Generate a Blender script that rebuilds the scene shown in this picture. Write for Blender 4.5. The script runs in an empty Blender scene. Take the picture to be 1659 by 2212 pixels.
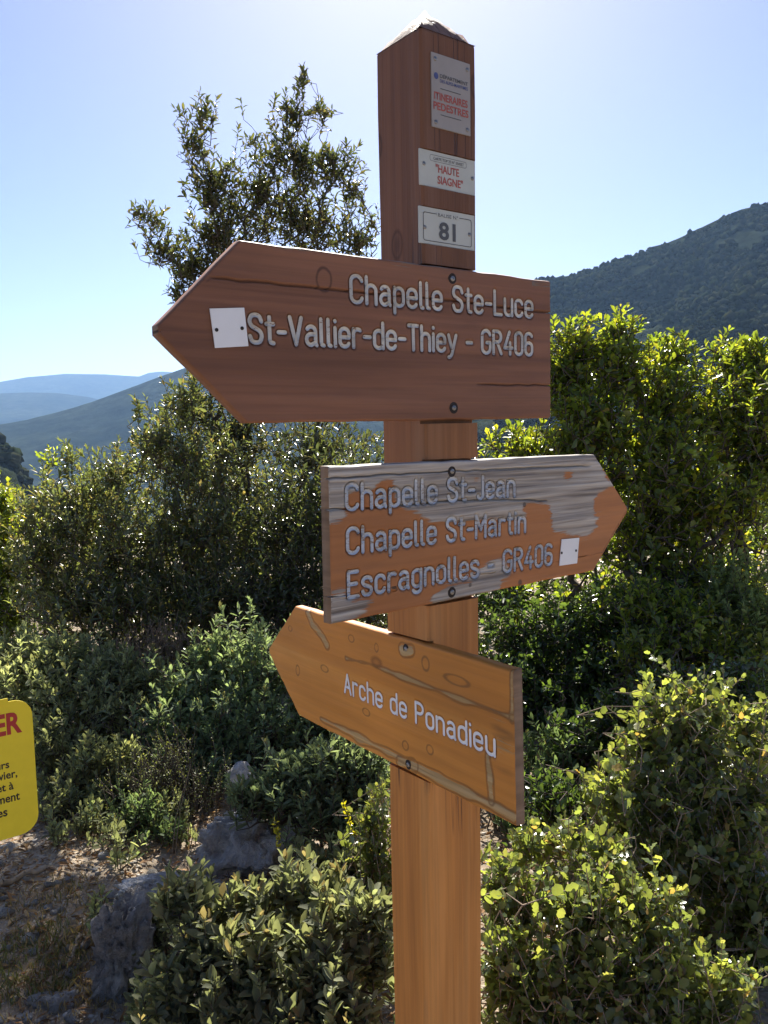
import bpy, bmesh, math, random
import numpy as np
from mathutils import Matrix, Vector
R = math.radians
random.seed(7)
rng = np.random.default_rng(7)
scene = bpy.context.scene
COL = scene.collection

# ------------------------------------------------------------------ camera
EYE = np.array([0, 0, 1.65])
F_PX, PITCH, ROLL = 1792.2, 0.0991, -0.0184          # focal length in pixels of a 1659 x 2212 picture
_f = np.array([0, math.cos(PITCH), -math.sin(PITCH)])
_x = np.array([1.0, 0, 0]); _u = np.cross(_x, _f)
CX = math.cos(ROLL) * _x + math.sin(ROLL) * _u
CU = -math.sin(ROLL) * _x + math.cos(ROLL) * _u
cam_d = bpy.data.cameras.new('camera')
cam_d.sensor_fit = 'VERTICAL'; cam_d.sensor_height = 36.0
cam_d.lens = 36.0 * F_PX / 2212.0
cam_d.clip_start = 0.02; cam_d.clip_end = 60000
cam = bpy.data.objects.new('camera', cam_d); COL.objects.link(cam)
cam.matrix_world = Matrix(((CX[0], CU[0], -_f[0], 0), (CX[1], CU[1], -_f[1], 0), (CX[2], CU[2], -_f[2], 1.65), (0, 0, 0, 1)))
scene.camera = cam

# ------------------------------------------------------------------ sky, sun, exposure
SUN_EL, SUN_AZ = 39.5, 2.0          # azimuth clockwise from +Y
world = bpy.data.worlds.new('World'); scene.world = world
world.use_nodes = True
wn = world.node_tree; wn.nodes.clear()
w_out = wn.nodes.new('ShaderNodeOutputWorld'); w_bg = wn.nodes.new('ShaderNodeBackground'); w_sky = wn.nodes.new('ShaderNodeTexSky')
w_sky.sky_type = 'NISHITA'; w_sky.sun_disc = False
w_sky.sun_elevation = R(SUN_EL); w_sky.sun_rotation = R(SUN_AZ)
w_sky.altitude = 700; w_sky.air_density = 0.72; w_sky.dust_density = 0.9; w_sky.ozone_density = 4.0
w_bg.inputs['Strength'].default_value = 0.05
w_mul = wn.nodes.new('ShaderNodeMix'); w_mul.data_type = 'RGBA'; w_mul.blend_type = 'MULTIPLY'; w_mul.inputs[0].default_value = 1.0
w_mul.inputs[7].default_value = (1.06, .93, .97, 1)      # the camera's white balance
wn.links.new(w_sky.outputs[0], w_mul.inputs[6]); wn.links.new(w_mul.outputs[2], w_bg.inputs[0]); wn.links.new(w_bg.outputs[0], w_out.inputs[0])
sun_d = bpy.data.lights.new('sun', 'SUN'); sun_d.energy = 5.0; sun_d.angle = R(0.53); sun_d.color = (1.0, 0.94, 0.84)
sun = bpy.data.objects.new('sun', sun_d); COL.objects.link(sun)
_sd = Vector((math.sin(R(SUN_AZ)) * math.cos(R(SUN_EL)), math.cos(R(SUN_AZ)) * math.cos(R(SUN_EL)), math.sin(R(SUN_EL))))
sun.rotation_euler = _sd.to_track_quat('Z', 'Y').to_euler()
sun.location = (0, 0, 50)
vs = scene.view_settings
vs.view_transform = 'Standard'; vs.look = 'None'; vs.gamma = 1.0; vs.use_curve_mapping = False
vs.exposure = 1.6
cy = scene.cycles
cy.max_bounces = 8; cy.diffuse_bounces = 4; cy.glossy_bounces = 2; cy.transmission_bounces = 4; cy.volume_bounces = 1
cy.use_denoising = True; cy.sample_clamp_indirect = 6.0

# ------------------------------------------------------------------ helpers
def ray(px, py):
    d = _f + CX * (px - 829.5) / F_PX - CU * (py - 1106.0) / F_PX
    return d
def P(px, py, Y):                                      # the point at forward distance Y seen at a pixel
    d = ray(px, py); return EYE + d * (Y / d[1])
def ground_hit(px, py, z=0.0):
    d = ray(px, py); return EYE + d * ((z - 1.65) / d[2])
def azel(px, py):
    d = ray(px, py); return math.atan2(d[0], d[1]), math.atan2(d[2], math.hypot(d[0], d[1]))
def to_px(pts):
    d = pts - EYE; z = d @ _f
    return 829.5 + F_PX * (d @ CX) / z, 1106.0 - F_PX * (d @ CU) / z, z

def tag(o, label=None, cat=None, group=None, kind=None):
    for k, v in (('label', label), ('category', cat), ('group', group), ('kind', kind)):
        if v: o[k] = v
    return o
def empty(name, loc):
    o = bpy.data.objects.new(name, None); COL.objects.link(o); o.location = loc; o.empty_display_size = 0.1
    return o
def link(name, me, parent=None, loc=None):
    o = bpy.data.objects.new(name, me); COL.objects.link(o)
    if parent: o.parent = parent
    if loc is not None: o.location = loc
    return o
def mesh_np(name, V, Fc, mat, col=None, smooth=False, attr='Col'):
    """V (n,3) array, Fc (m,k) array of faces with k corners each, or list of such arrays"""
    me = bpy.data.meshes.new(name)
    if not isinstance(Fc, list): Fc = [Fc]
    me.vertices.add(len(V)); me.vertices.foreach_set('co', np.ascontiguousarray(V, dtype=np.float32).ravel())
    nl = sum(f.size for f in Fc); nf = sum(len(f) for f in Fc)
    me.loops.add(nl); me.polygons.add(nf)
    me.loops.foreach_set('vertex_index', np.concatenate([f.ravel() for f in Fc]).astype(np.int32))
    tot = np.concatenate([np.full(len(f), f.shape[1]) for f in Fc]); st = np.concatenate([[0], np.cumsum(tot)[:-1]])
    me.polygons.foreach_set('loop_start', st.astype(np.int32)); me.polygons.foreach_set('loop_total', tot.astype(np.int32))
    if smooth: me.polygons.foreach_set('use_smooth', np.ones(nf, dtype=bool))
    me.update(calc_edges=True)
    if col is not None:
        a = me.attributes.new(attr, 'FLOAT_COLOR', 'POINT')
        c4 = np.ones((len(V), 4), dtype=np.float32); c4[:, :3] = col
        a.data.foreach_set('color', c4.ravel())
    me.materials.append(mat)
    return me
def bm_obj(name, bm, mat, parent=None, smooth=False):
    me = bpy.data.meshes.new(name)
    bmesh.ops.recalc_face_normals(bm, faces=bm.faces)
    bm.to_mesh(me); bm.free()
    if smooth:
        for p in me.polygons: p.use_smooth = True
    if mat: me.materials.append(mat)
    return link(name, me, parent)

# ------------------------------------------------------------------ material helpers
def new_mat(name):
    m = bpy.data.materials.new(name); m.use_nodes = True
    nt = m.node_tree; b = nt.nodes['Principled BSDF']
    return m, nt, b
def nd(nt, typ, **kw):
    n = nt.nodes.new(typ)
    for k, v in kw.items():
        if k in n.inputs: n.inputs[k].default_value = v
        else: setattr(n, k, v)
    return n
def ramp(nt, fac, stops):
    n = nt.nodes.new('ShaderNodeValToRGB'); e = n.color_ramp.elements
    while len(e) < len(stops): e.new(0.5)
    for el, (p, c) in zip(e, stops):
        el.position = p; el.color = (c[0], c[1], c[2], 1) if not isinstance(c, (int, float)) else (c, c, c, 1)
    nt.links.new(fac, n.inputs[0]); return n.outputs[0]
def mix(nt, fac, a, b, mode='MIX'):
    n = nt.nodes.new('ShaderNodeMix'); n.data_type = 'RGBA'; n.blend_type = mode
    for s, v in ((n.inputs[0], fac), (n.inputs[6], a), (n.inputs[7], b)):
        if hasattr(v, 'is_output'): nt.links.new(v, s)
        elif isinstance(v, (int, float)): s.default_value = v
        else: s.default_value = (v[0], v[1], v[2], 1)
    return n.outputs[2]
def math_n(nt, op, a, b=None):
    n = nt.nodes.new('ShaderNodeMath'); n.operation = op
    for s, v in ((n.inputs[0], a), (n.inputs[1], b)):
        if v is None: continue
        if hasattr(v, 'is_output'): nt.links.new(v, s)
        else: s.default_value = v
    return n.outputs[0]
def coords(nt, scale=(1, 1, 1), rot=(0, 0, 0), loc=(0, 0, 0)):
    t = nt.nodes.new('ShaderNodeTexCoord'); m = nt.nodes.new('ShaderNodeMapping')
    m.inputs['Scale'].default_value = scale; m.inputs['Rotation'].default_value = rot; m.inputs['Location'].default_value = loc
    nt.links.new(t.outputs['Object'], m.inputs[0]); return m.outputs[0]
def noise(nt, vec, scale, detail=4, rough=0.55, dist=0.0):
    n = nd(nt, 'ShaderNodeTexNoise', Scale=scale, Detail=detail, Roughness=rough, Distortion=dist)
    nt.links.new(vec, n.inputs['Vector']); return n.outputs['Fac']
def bump(nt, b, h, strength, dist=0.01):
    n = nd(nt, 'ShaderNodeBump', Strength=strength, Distance=dist)
    nt.links.new(h, n.inputs['Height']); nt.links.new(n.outputs[0], b.inputs['Normal'])

def wood_mat(name, cols, axis=0, rough=0.6, grain=1.0, seed=0.0, wear=None, zgrad=None, cracks=False):
    """stained wood, grain along local axis; wear = (pale, grey) colours driven by the mesh attribute Wear"""
    m, nt, b = new_mat(name)
    sc = [14, 14, 14]; sc[axis] = 0.55
    v = coords(nt, tuple(sc), loc=(seed, seed * 1.7, seed * .3))
    warp = noise(nt, coords(nt, (2.2, 2.2, 2.2), loc=(seed, 0, 0)), 1.6, 2)
    sc2 = [60, 60, 60]; sc2[axis] = 1.1
    v2 = coords(nt, tuple(sc2), loc=(seed, 3, seed))
    broad = noise(nt, v, 1.0, 3, 0.6, 1.2)
    fine = noise(nt, v2, 1.6, 3, 0.65, 0.6)
    sc3 = [5, 5, 5]; sc3[axis] = 1.6
    blotch = noise(nt, coords(nt, tuple(sc3), loc=(seed * 2, 1, 4)), 1.0, 4, 0.6, 0.5)
    c = ramp(nt, broad, [(0.28, cols[0]), (0.5, cols[1]), (0.72, cols[2])])
    f1 = ramp(nt, fine, [(0.35, 0.72), (0.62, 1.08)])
    c = mix(nt, 0.55 * grain, c, mix(nt, 1.0, c, f1, 'MULTIPLY'))
    bl = ramp(nt, blotch, [(0.3, 0.72), (0.7, 1.2)])
    c = mix(nt, 0.7, c, mix(nt, 1.0, c, bl, 'MULTIPLY'))
    hgt = fine
    vo = nt.nodes.new('ShaderNodeTexVoronoi'); vo.inputs['Scale'].default_value = 7.0
    sk_ = [1.0, 1.0, 1.0]; sk_[axis] = .62; nt.links.new(coords(nt, tuple(sk_), loc=(seed, seed * .7, seed * .2)), vo.inputs['Vector'])
    kn = ramp(nt, vo.outputs['Distance'], [(0.03, .55), (0.075, .25), (0.095, .8), (0.125, 0.0)])
    c = mix(nt, kn, c, mix(nt, 1.0, c, (.42, .36, .32), 'MULTIPLY'))
    if cracks:
        sc4 = [38, 38, 38]; sc4[axis] = .35
        cn = noise(nt, coords(nt, tuple(sc4), loc=(3, 8, 1)), 1.0, 2, .5, .3)
        lines = ramp(nt, math_n(nt, 'ABSOLUTE', math_n(nt, 'SUBTRACT', cn, .56)), [(0.0, 1.0), (.006, .9), (.014, 0.0)])
        gate = ramp(nt, noise(nt, coords(nt, (3, 3, 2.2), loc=(6, 1, 2)), 1.0, 2), [(.5, 0.0), (.58, 1.0)])
        lk = math_n(nt, 'MULTIPLY', lines, gate)
        c = mix(nt, math_n(nt, 'MULTIPLY', lk, .75), c, (.07, .035, .02))
        hgt = math_n(nt, 'SUBTRACT', fine, math_n(nt, 'MULTIPLY', lk, 2.0))
        gr = ramp(nt, noise(nt, coords(nt, (9, 9, 1.2), loc=(1, 5, 7)), 1.0, 4, .6), [(.58, 0.0), (.72, .55)])
        c = mix(nt, gr, c, (.22, .16, .11))
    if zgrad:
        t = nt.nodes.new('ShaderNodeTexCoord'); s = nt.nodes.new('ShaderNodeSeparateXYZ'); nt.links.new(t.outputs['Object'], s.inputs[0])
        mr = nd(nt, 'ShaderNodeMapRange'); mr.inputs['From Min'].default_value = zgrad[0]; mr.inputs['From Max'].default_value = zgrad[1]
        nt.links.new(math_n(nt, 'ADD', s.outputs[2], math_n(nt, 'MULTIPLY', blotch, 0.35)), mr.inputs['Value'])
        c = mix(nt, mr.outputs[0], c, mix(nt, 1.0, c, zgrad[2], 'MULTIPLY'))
    if wear:
        a = nd(nt, 'ShaderNodeAttribute', attribute_name='Wear')
        s = nt.nodes.new('ShaderNodeSeparateColor'); nt.links.new(a.outputs['Color'], s.inputs[0])
        sc5 = [85, 85, 85]; sc5[axis] = 5.0
        edge = noise(nt, coords(nt, tuple(sc5), loc=(1, seed, 2)), 1.0, 4, .75, .5)
        k = math_n(nt, 'ADD', s.outputs[0], math_n(nt, 'MULTIPLY', math_n(nt, 'SUBTRACT', edge, 0.5), 2.1))
        k = ramp(nt, k, [(0.44, 0.0), (0.64, 1.0)])
        g = ramp(nt, fine, [(0.32, wear[0]), (0.5, wear[1]), (0.66, wear[2])])
        g = mix(nt, 0.6, g, mix(nt, 1.0, g, ramp(nt, broad, [(0.3, 0.6), (0.7, 1.3)]), 'MULTIPLY'))
        c = mix(nt, k, c, g)
        dk = ramp(nt, math_n(nt, 'ADD', s.outputs[1], math_n(nt, 'MULTIPLY', math_n(nt, 'SUBTRACT', edge, .5), .4)), [(0.35, 0.0), (0.75, 1.0)])
        c = mix(nt, math_n(nt, 'MULTIPLY', dk, 0.75), c, wear[3])
        hgt = math_n(nt, 'MULTIPLY', fine, math_n(nt, 'ADD', math_n(nt, 'MULTIPLY', k, 2.2), 0.5))
    nt.links.new(c, b.inputs['Base Color'])
    b.inputs['Roughness'].default_value = rough
    b.inputs['Specular IOR Level'].default_value = 0.35
    bump(nt, b, hgt, 0.5, 0.0025)
    return m

def paint_mat(name, col, rough=0.5, chip=None, metal=0.0, dirt=0.12, spec=0.4):
    m, nt, b = new_mat(name)
    n1 = noise(nt, coords(nt, (1, 1, 1)), 22, 5, .6)
    d = tuple(x * (1 - dirt * 2.2) for x in col)
    c = mix(nt, ramp(nt, n1, [(0.35, 0.0), (0.75, 1.0)]), col, d)
    if chip:
        n2 = noise(nt, coords(nt, chip[1]), 1.0, 3, .7)
        c = mix(nt, ramp(nt, n2, [(chip[2], 0.0), (chip[2] + .07, 1.0)]), c, chip[0])
    nt.links.new(c, b.inputs['Base Color'])
    b.inputs['Roughness'].default_value = rough; b.inputs['Metallic'].default_value = metal
    b.inputs['Specular IOR Level'].default_value = spec
    return m

def leaf_mat(name, rough, trans, spec=0.5, tint=(1.5, 1.45, 0.6), coat=0.0):
    m, nt, b = new_mat(name)
    a = nd(nt, 'ShaderNodeAttribute', attribute_name='Col')
    vn = noise(nt, coords(nt, (1, 1, 1)), 40, 2)
    c = mix(nt, 0.6, a.outputs['Color'], mix(nt, 1.0, a.outputs['Color'], ramp(nt, vn, [(0.3, 0.7), (0.7, 1.3)]), 'MULTIPLY'))
    nt.links.new(c, b.inputs['Base Color'])
    b.inputs['Roughness'].default_value = rough; b.inputs['Specular IOR Level'].default_value = spec
    t = nt.nodes.new('ShaderNodeBsdfTranslucent')
    nt.links.new(mix(nt, 1.0, c, tint, 'MULTIPLY'), t.inputs['Color'])
    ms = nt.nodes.new('ShaderNodeMixShader'); ms.inputs[0].default_value = trans
    nt.links.new(b.outputs[0], ms.inputs[1]); nt.links.new(t.outputs[0], ms.inputs[2])
    nt.links.new(ms.outputs[0], nt.nodes['Material Output'].inputs['Surface'])
    return m

M = {}
M['wood_dark'] = wood_mat('dark stained wood', [(.16, .068, .036), (.225, .097, .052), (.27, .125, .07)], 0, .62, .9, 1.0,
                          wear=[(.12, .09, .07), (.22, .18, .14), (.33, .28, .22), (.05, .02, .012)])
M['wood_worn'] = wood_mat('weathered painted wood', [(.37, .14, .045), (.44, .175, .058), (.48, .205, .078)], 0, .65, .7, 4.0,
                          wear=[(.15, .125, .105), (.37, .325, .275), (.54, .49, .42), (.06, .045, .035)])
M['wood_orange'] = wood_mat('orange stained wood', [(.48, .185, .030), (.57, .232, .040), (.60, .265, .055)], 0, .55, .6, 9.0,
                            wear=[(.34, .22, .09), (.46, .30, .13), (.52, .37, .18), (.16, .07, .02)])
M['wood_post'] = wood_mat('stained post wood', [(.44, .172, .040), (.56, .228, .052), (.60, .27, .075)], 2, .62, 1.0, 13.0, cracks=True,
                          zgrad=(1.25, 2.0, (.30, .32, .66)))  # darker upper post: weathered stain, with lens veil put into the colour
M['end_grain'] = wood_mat('weathered end grain', [(.14, .085, .05), (.22, .14, .085), (.30, .20, .13)], 1, .75, 1.0, 21.0)
M['letter_worn'] = paint_mat('chipped white paint in grooves', (.66, .65, .61), .8, ((.24, .14, .085), (70, 70, 260), .60), dirt=.18)
M['letter_grey'] = paint_mat('flaking white paint in grooves', (.60, .63, .66), .8, ((.30, .23, .17), (90, 90, 300), .55), dirt=.18)
M['letter_white'] = paint_mat('white lettering paint', (.80, .80, .80), .55, dirt=.05)
M['plate_white'] = paint_mat('white enamel plate', (.80, .80, .79), .45, dirt=.03)
M['plate_cream'] = paint_mat('cream plastic plate', (.50, .51, .45), .4, dirt=.05)
M['plate_veiled'] = paint_mat('plate greyed by lens veil', (.33, .30, .27), .4, dirt=.05)  # white plate toned down; the lens veil is put into its colour
M['print_red'] = paint_mat('faded red print', (.40, .085, .06), .5, dirt=.05)
M['print_grey'] = paint_mat('dark grey print', (.09, .09, .09), .5, dirt=.05)
M['print_blue'] = paint_mat('blue print', (.07, .09, .22), .5, dirt=.05)
M['steel'] = paint_mat('dull steel', (.32, .31, .30), .42, metal=.9, dirt=.2)
M['hole'] = paint_mat('dark screw recess', (.025, .018, .014), .8)
M['yellow'] = paint_mat('yellow sign enamel', (.84, .68, .03), .38, dirt=.04)
M['sign_red'] = paint_mat('red sign print', (.42, .03, .03), .4, dirt=.04)
M['sign_black'] = paint_mat('black sign print', (.02, .02, .02), .4)
M['bark'] = paint_mat('grey brown bark', (.11, .085, .065), .9, dirt=.25)
M['twig'] = paint_mat('pale dry twig', (.30, .23, .16), .9, dirt=.2)
M['leaf_gloss'] = leaf_mat('glossy evergreen leaf', .26, .45, .8, (1.75, 1.75, .8))
M['leaf_bright'] = leaf_mat('bright broad leaf', .30, .58, .7, (2.6, 2.3, .6))
M['leaf_oak'] = leaf_mat('small oak leaf', .28, .50, .8, (2.1, 1.9, .7))
M['leaf_felt'] = leaf_mat('felted grey green leaf', .8, .46, .25, (1.9, 1.9, 1.0))
M['leaf_dry'] = leaf_mat('dry fallen leaf', .8, .25, .2, (1.3, 1.0, .6))
M['grass'] = leaf_mat('grass blade', .55, .4, .3, (1.5, 1.4, .6))

def rock_mat(name, a, b_, lich):
    m, nt, b = new_mat(name)
    v = coords(nt)
    n1 = noise(nt, v, 5, 8, .65, .4); n2 = noise(nt, v, 32, 6, .7); n3 = noise(nt, v, 11, 5, .6, .8)
    c = ramp(nt, n1, [(.38, a), (.60, b_)])  # crevice shade put into the colour: dark where this noise is low
    c = mix(nt, .8, c, mix(nt, 1.0, c, ramp(nt, n2, [(.3, .6), (.7, 1.25)]), 'MULTIPLY'))
    c = mix(nt, ramp(nt, n3, [(.58, 0.0), (.70, .8)]), c, lich)
    nt.links.new(c, b.inputs['Base Color']); b.inputs['Roughness'].default_value = .9
    bump(nt, b, math_n(nt, 'ADD', n2, math_n(nt, 'ADD', n1, n3)), 1.0, .05)
    return m
M['rock'] = rock_mat('grey limestone', (.42, .41, .41), (.70, .69, .68), (.28, .27, .265))
M['rock_pale'] = rock_mat('pale limestone', (.36, .335, .30), (.56, .53, .48), (.24, .21, .17))
M['rock_rough'] = rock_mat('rough brown grey rock', (.26, .24, .22), (.56, .52, .48), (.17, .16, .145))

# soil
m, nt, b = new_mat('stony soil'); v = coords(nt)
n1 = noise(nt, v, 1.2, 6, .6); n2 = noise(nt, v, 14, 6, .65); n3 = noise(nt, v, 55, 4, .7)
c = ramp(nt, n1, [(.35, (.18, .135, .09)), (.65, (.35, .28, .20))])
c = mix(nt, .7, c, mix(nt, 1.0, c, ramp(nt, n2, [(.3, .55), (.7, 1.4)]), 'MULTIPLY'))
c = mix(nt, ramp(nt, n3, [(.56, 0.0), (.66, .6)]), c, (.48, .44, .38))
nt.links.new(c, b.inputs['Base Color']); b.inputs['Roughness'].default_value = .95
bump(nt, b, math_n(nt, 'ADD', n2, n3), .8, .02)
M['soil'] = m
def hill_mat(name, a, b_, rocky, s):
    m, nt, b = new_mat(name); v = coords(nt)
    n1 = noise(nt, v, s, 6, .6); n2 = noise(nt, v, s * 9, 4, .7); n3 = noise(nt, v, s * .6, 5, .6, .5)
    c = ramp(nt, n1, [(.35, a), (.65, b_)])
    c = mix(nt, .8, c, mix(nt, 1.0, c, ramp(nt, n2, [(.35, .45), (.65, 1.4)]), 'MULTIPLY'))
    c = mix(nt, ramp(nt, n3, [(.66, 0.0), (.74, .6)]), c, rocky)
    nt.links.new(c, b.inputs['Base Color']); b.inputs['Roughness'].default_value = 1.0; b.inputs['Specular IOR Level'].default_value = 0
    bump(nt, b, n2, 1.0, 6.0)
    return m
M['hill_near'] = hill_mat('wooded hillside', (.016, .021, .014), (.032, .04, .024), (.13, .12, .11), .004)
M['hill_far'] = hill_mat('distant wooded hillside', (.010, .016, .014), (.035, .044, .030), (.11, .11, .095), .0022)
M['wood_crowns'] = leaf_mat('distant tree crowns', 1.0, .1, 0.0, (1.3, 1.3, .6))

# ------------------------------------------------------------------ value noise in numpy
_perm = rng.permutation(512)
def vnoise(x, y, z=0.0):
    x, y, z = np.broadcast_arrays(np.asarray(x, float), np.asarray(y, float), np.asarray(z, float))
    xi, yi, zi = np.floor(x).astype(int), np.floor(y).astype(int), np.floor(z).astype(int)
    xf, yf, zf = x - xi, y - yi, z - zi
    s = lambda t: t * t * (3 - 2 * t)
    u, v, w = s(xf), s(yf), s(zf)
    def h(a, b_, c_): return _perm[(_perm[(_perm[a & 511] + b_) & 511] + c_) & 511] / 511.0
    def L(a, b_, t): return a + (b_ - a) * t
    return L(L(L(h(xi, yi, zi), h(xi + 1, yi, zi), u), L(h(xi, yi + 1, zi), h(xi + 1, yi + 1, zi), u), v),
             L(L(h(xi, yi, zi + 1), h(xi + 1, yi, zi + 1), u), L(h(xi, yi + 1, zi + 1), h(xi + 1, yi + 1, zi + 1), u), v), w) * 2 - 1
def fbm(x, y, z=0.0, o=5, g=.5):
    t = 0; a = 1
    for i in range(o):
        t = t + a * vnoise(np.asarray(x) * 2 ** i + 17.3 * i, np.asarray(y) * 2 ** i + 5.1 * i, np.asarray(z) * 2 ** i); a *= g
    return t

# ------------------------------------------------------------------ ground: one sheet out to the horizon
def ground_z(x, y):
    r = np.hypot(x, y)
    z = 0.05 * fbm(x * .5, y * .5, 0, 3) + 0.018 * fbm(x * 4, y * 4, 1, 3)
    z = z - 0.10 * np.clip(y - 7.5, 0, 40) - 0.22 * np.clip(r - 45, 0, 900) - 0.05 * np.clip(r - 900, 0, 1500)
    return z
def polar_grid(radii, azs):
    Rr, Aa = np.meshgrid(radii, azs, indexing='ij')
    n, k = Rr.shape
    idx = np.arange(n * k).reshape(n, k)
    Fc = np.stack([idx[:-1, :-1], idx[1:, :-1], idx[1:, 1:], idx[:-1, 1:]], -1).reshape(-1, 4)
    return Rr, Aa, Fc
radii = np.concatenate([np.linspace(0.05, 9, 190), np.geomspace(9.2, 12500, 90)])
azs = np.linspace(-math.pi, math.pi, 361)
Rr, Aa, Fc = polar_grid(radii, azs)
gx, gy = Rr * np.sin(Aa), Rr * np.cos(Aa)
V = np.stack([gx, gy, ground_z(gx, gy)], -1).reshape(-1, 3)
g = link('ground', mesh_np('ground', V, Fc[:, ::-1], M['soil'], smooth=True)); tag(g, 'pale stony soil of the path and slope under the shrubs', 'ground', kind='structure')

# ------------------------------------------------------------------ hills
def hill(name, px_pts, rc, rf, zf, mat, label, n=5.0, naz=420, nr=120, amp=.03, az_ext=None):
    ae = np.array([azel(x, y) for x, y in px_pts]); o = np.argsort(ae[:, 0]); ae = ae[o]
    def surf(az, t):                                    # t 0 foot .. 1 crest .. 1.6 behind
        el = np.interp(az, ae[:, 0], ae[:, 1])
        r = rf + (rc - rf) * t
        zc = 1.65 + rc * np.tan(el)
        prof = np.where(t <= 1, t ** 1.15, 1 - (t - 1) * .8)
        x, y = r * np.sin(az), r * np.cos(az)
        nz = fbm(x * n / rc, y * n / rc, 3.3, 6, .52)
        z = zf + (zc - zf) * prof + nz * amp * rc * np.clip(1.0 - np.abs(t - 1) ** .5 * .2, 0, 1) * np.where(t < 1, np.clip((1 - t) * 4, .12, 1), .12)
        return np.stack([x, y, z], -1)
    az = np.linspace(ae[0, 0], ae[-1, 0], naz); t = np.concatenate([np.linspace(0, 1, nr), np.linspace(1.01, 1.6, 25)])
    T, A = np.meshgrid(t, az, indexing='ij')
    idx = np.arange(T.size).reshape(T.shape)
    Fc = np.stack([idx[:-1, :-1], idx[:-1, 1:], idx[1:, 1:], idx[1:, :-1]], -1).reshape(-1, 4)
    ob = link(name, mesh_np(name, surf(A, T).reshape(-1, 3), Fc, mat, smooth=True))
    tag(ob, label, 'hill', kind='structure')
    return surf, ae
hill('far_ridge', [(-1400, 830), (-600, 845), (0, 826), (60, 815), (140, 808), (230, 809), (300, 814), (322, 806), (350, 803), (400, 806), (480, 822), (700, 850), (1000, 860)],
     9500, 6500, -150, M['hill_far'], 'pale blue far ridge along the horizon at left', 7, amp=.006)
hill('middle_ridge', [(-1400, 870), (-500, 840), (0, 851), (60, 848), (120, 849), (190, 858), (260, 874), (360, 900), (600, 930)],
     6500, 3600, -260, M['hill_far'], 'hazy blue ridge below the far ridge', 7, amp=.006)
hill('left_mountain', [(-900, 985), (-300, 960), (0, 917), (60, 906), (120, 890), (200, 866), (300, 830), (350, 812), (400, 795), (500, 752), (600, 720), (720, 745), (900, 800), (1200, 860)],
     2800, 1000, -280, M['hill_far'], 'dark blue mountain slope rising towards the upper arrow board', 9, amp=.012)
lsurf, lae = hill('left_spur', [(-900, 780), (-300, 900), (0, 952), (30, 975), (50, 1010), (75, 1060), (150, 1120), (300, 1180)],
     520, 200, -110, M['hill_near'], 'dark wooded spur at the left edge', 9, naz=300, amp=.02)
rsurf, rae = hill('right_hill', [(850, 700), (1000, 640), (1100, 612), (1160, 601), (1230, 592), (1290, 578), (1350, 558), (1400, 541), (1460, 517), (1520, 490), (1560, 470), (1600, 451), (1659, 433), (1760, 400), (1950, 380), (2400, 420), (3200, 560)],
                  1250, 330, -95, M['hill_near'], 'wooded hill rising on the right', 9, amp=.022)
# the wood on the right hill reads as one mass of crowns
def ico():
    bm = bmesh.new(); bmesh.ops.create_icosphere(bm, subdivisions=1, radius=1)
    V = np.array([v.co[:] for v in bm.verts]); Fx = np.array([[v.index for v in f.verts] for f in bm.faces]); bm.free(); return V, Fx
IV, IF = ico()
def crowns(name, surf, az0, az1, t0, t1, n, r0, r1, label):
    az = rng.uniform(az0, az1, n); t = t0 + (t1 - t0) * rng.random(n) ** .8
    c = surf(az, t); r = rng.uniform(r0, r1, n) * rng.choice([.7, 1, 1, 1.35], n)
    gap = fbm(c[:, 0] * .012, c[:, 1] * .012, 7, 3)
    k = (gap > -.42); c, r = c[k], r[k]; n = len(r)
    jit = 1 + .28 * rng.standard_normal((n, len(IV)))
    Vv = IV[None] * jit[..., None] * r[:, None, None] * np.array([1, 1, .85]) + (c + np.array([0, 0, 1]) * r[:, None] * .45)[:, None]
    Ff = (IF[None] + (np.arange(n) * len(IV))[:, None, None]).reshape(-1, 3)
    pal = np.array([(.045, .058, .026), (.06, .072, .03), (.035, .048, .024), (.075, .08, .04), (.055, .062, .038)]) * .5
    cc = pal[rng.integers(0, len(pal), n)] * rng.uniform(.7, 1.3, (n, 1))
    ob = link(name, mesh_np(name, Vv.reshape(-1, 3), Ff, M['wood_crowns'], np.repeat(cc, len(IV), 0), smooth=True))
    tag(ob, label, 'wood', kind='stuff')
crowns('hillside_wood', rsurf, azel(1000, 640)[0], azel(1900, 500)[0], .25, 1.0, 13000, 1.6, 4.2, 'evergreen wood covering the hill on the right')

crowns('spur_wood', lsurf, azel(-300, 950)[0], azel(160, 950)[0], .3, 1.0, 1800, 1.6, 3.4, 'dark wood covering the spur at the left edge')
# ------------------------------------------------------------------ haze: even air around everything
bm = bmesh.new(); bmesh.ops.create_cube(bm, size=1.0)
hz = bm_obj('haze', bm, None); hz.scale = (27000, 27000, 1320); hz.location = (0, 0, 340)
hz['kind'] = 'stuff'; hz['label'] = 'pale blue haze in the air over the valley'; hz['category'] = 'haze'
m = bpy.data.materials.new('haze air'); m.use_nodes = True; nt = m.node_tree; nt.nodes.clear()
o = nt.nodes.new('ShaderNodeOutputMaterial'); pv = nt.nodes.new('ShaderNodeVolumePrincipled')
pv.inputs['Color'].default_value = (.36, .60, 1.0, 1); pv.inputs['Density'].default_value = 5.5e-5; pv.inputs['Anisotropy'].default_value = 0.25
nt.links.new(pv.outputs[0], o.inputs['Volume']); hz.data.materials.append(m)

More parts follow.
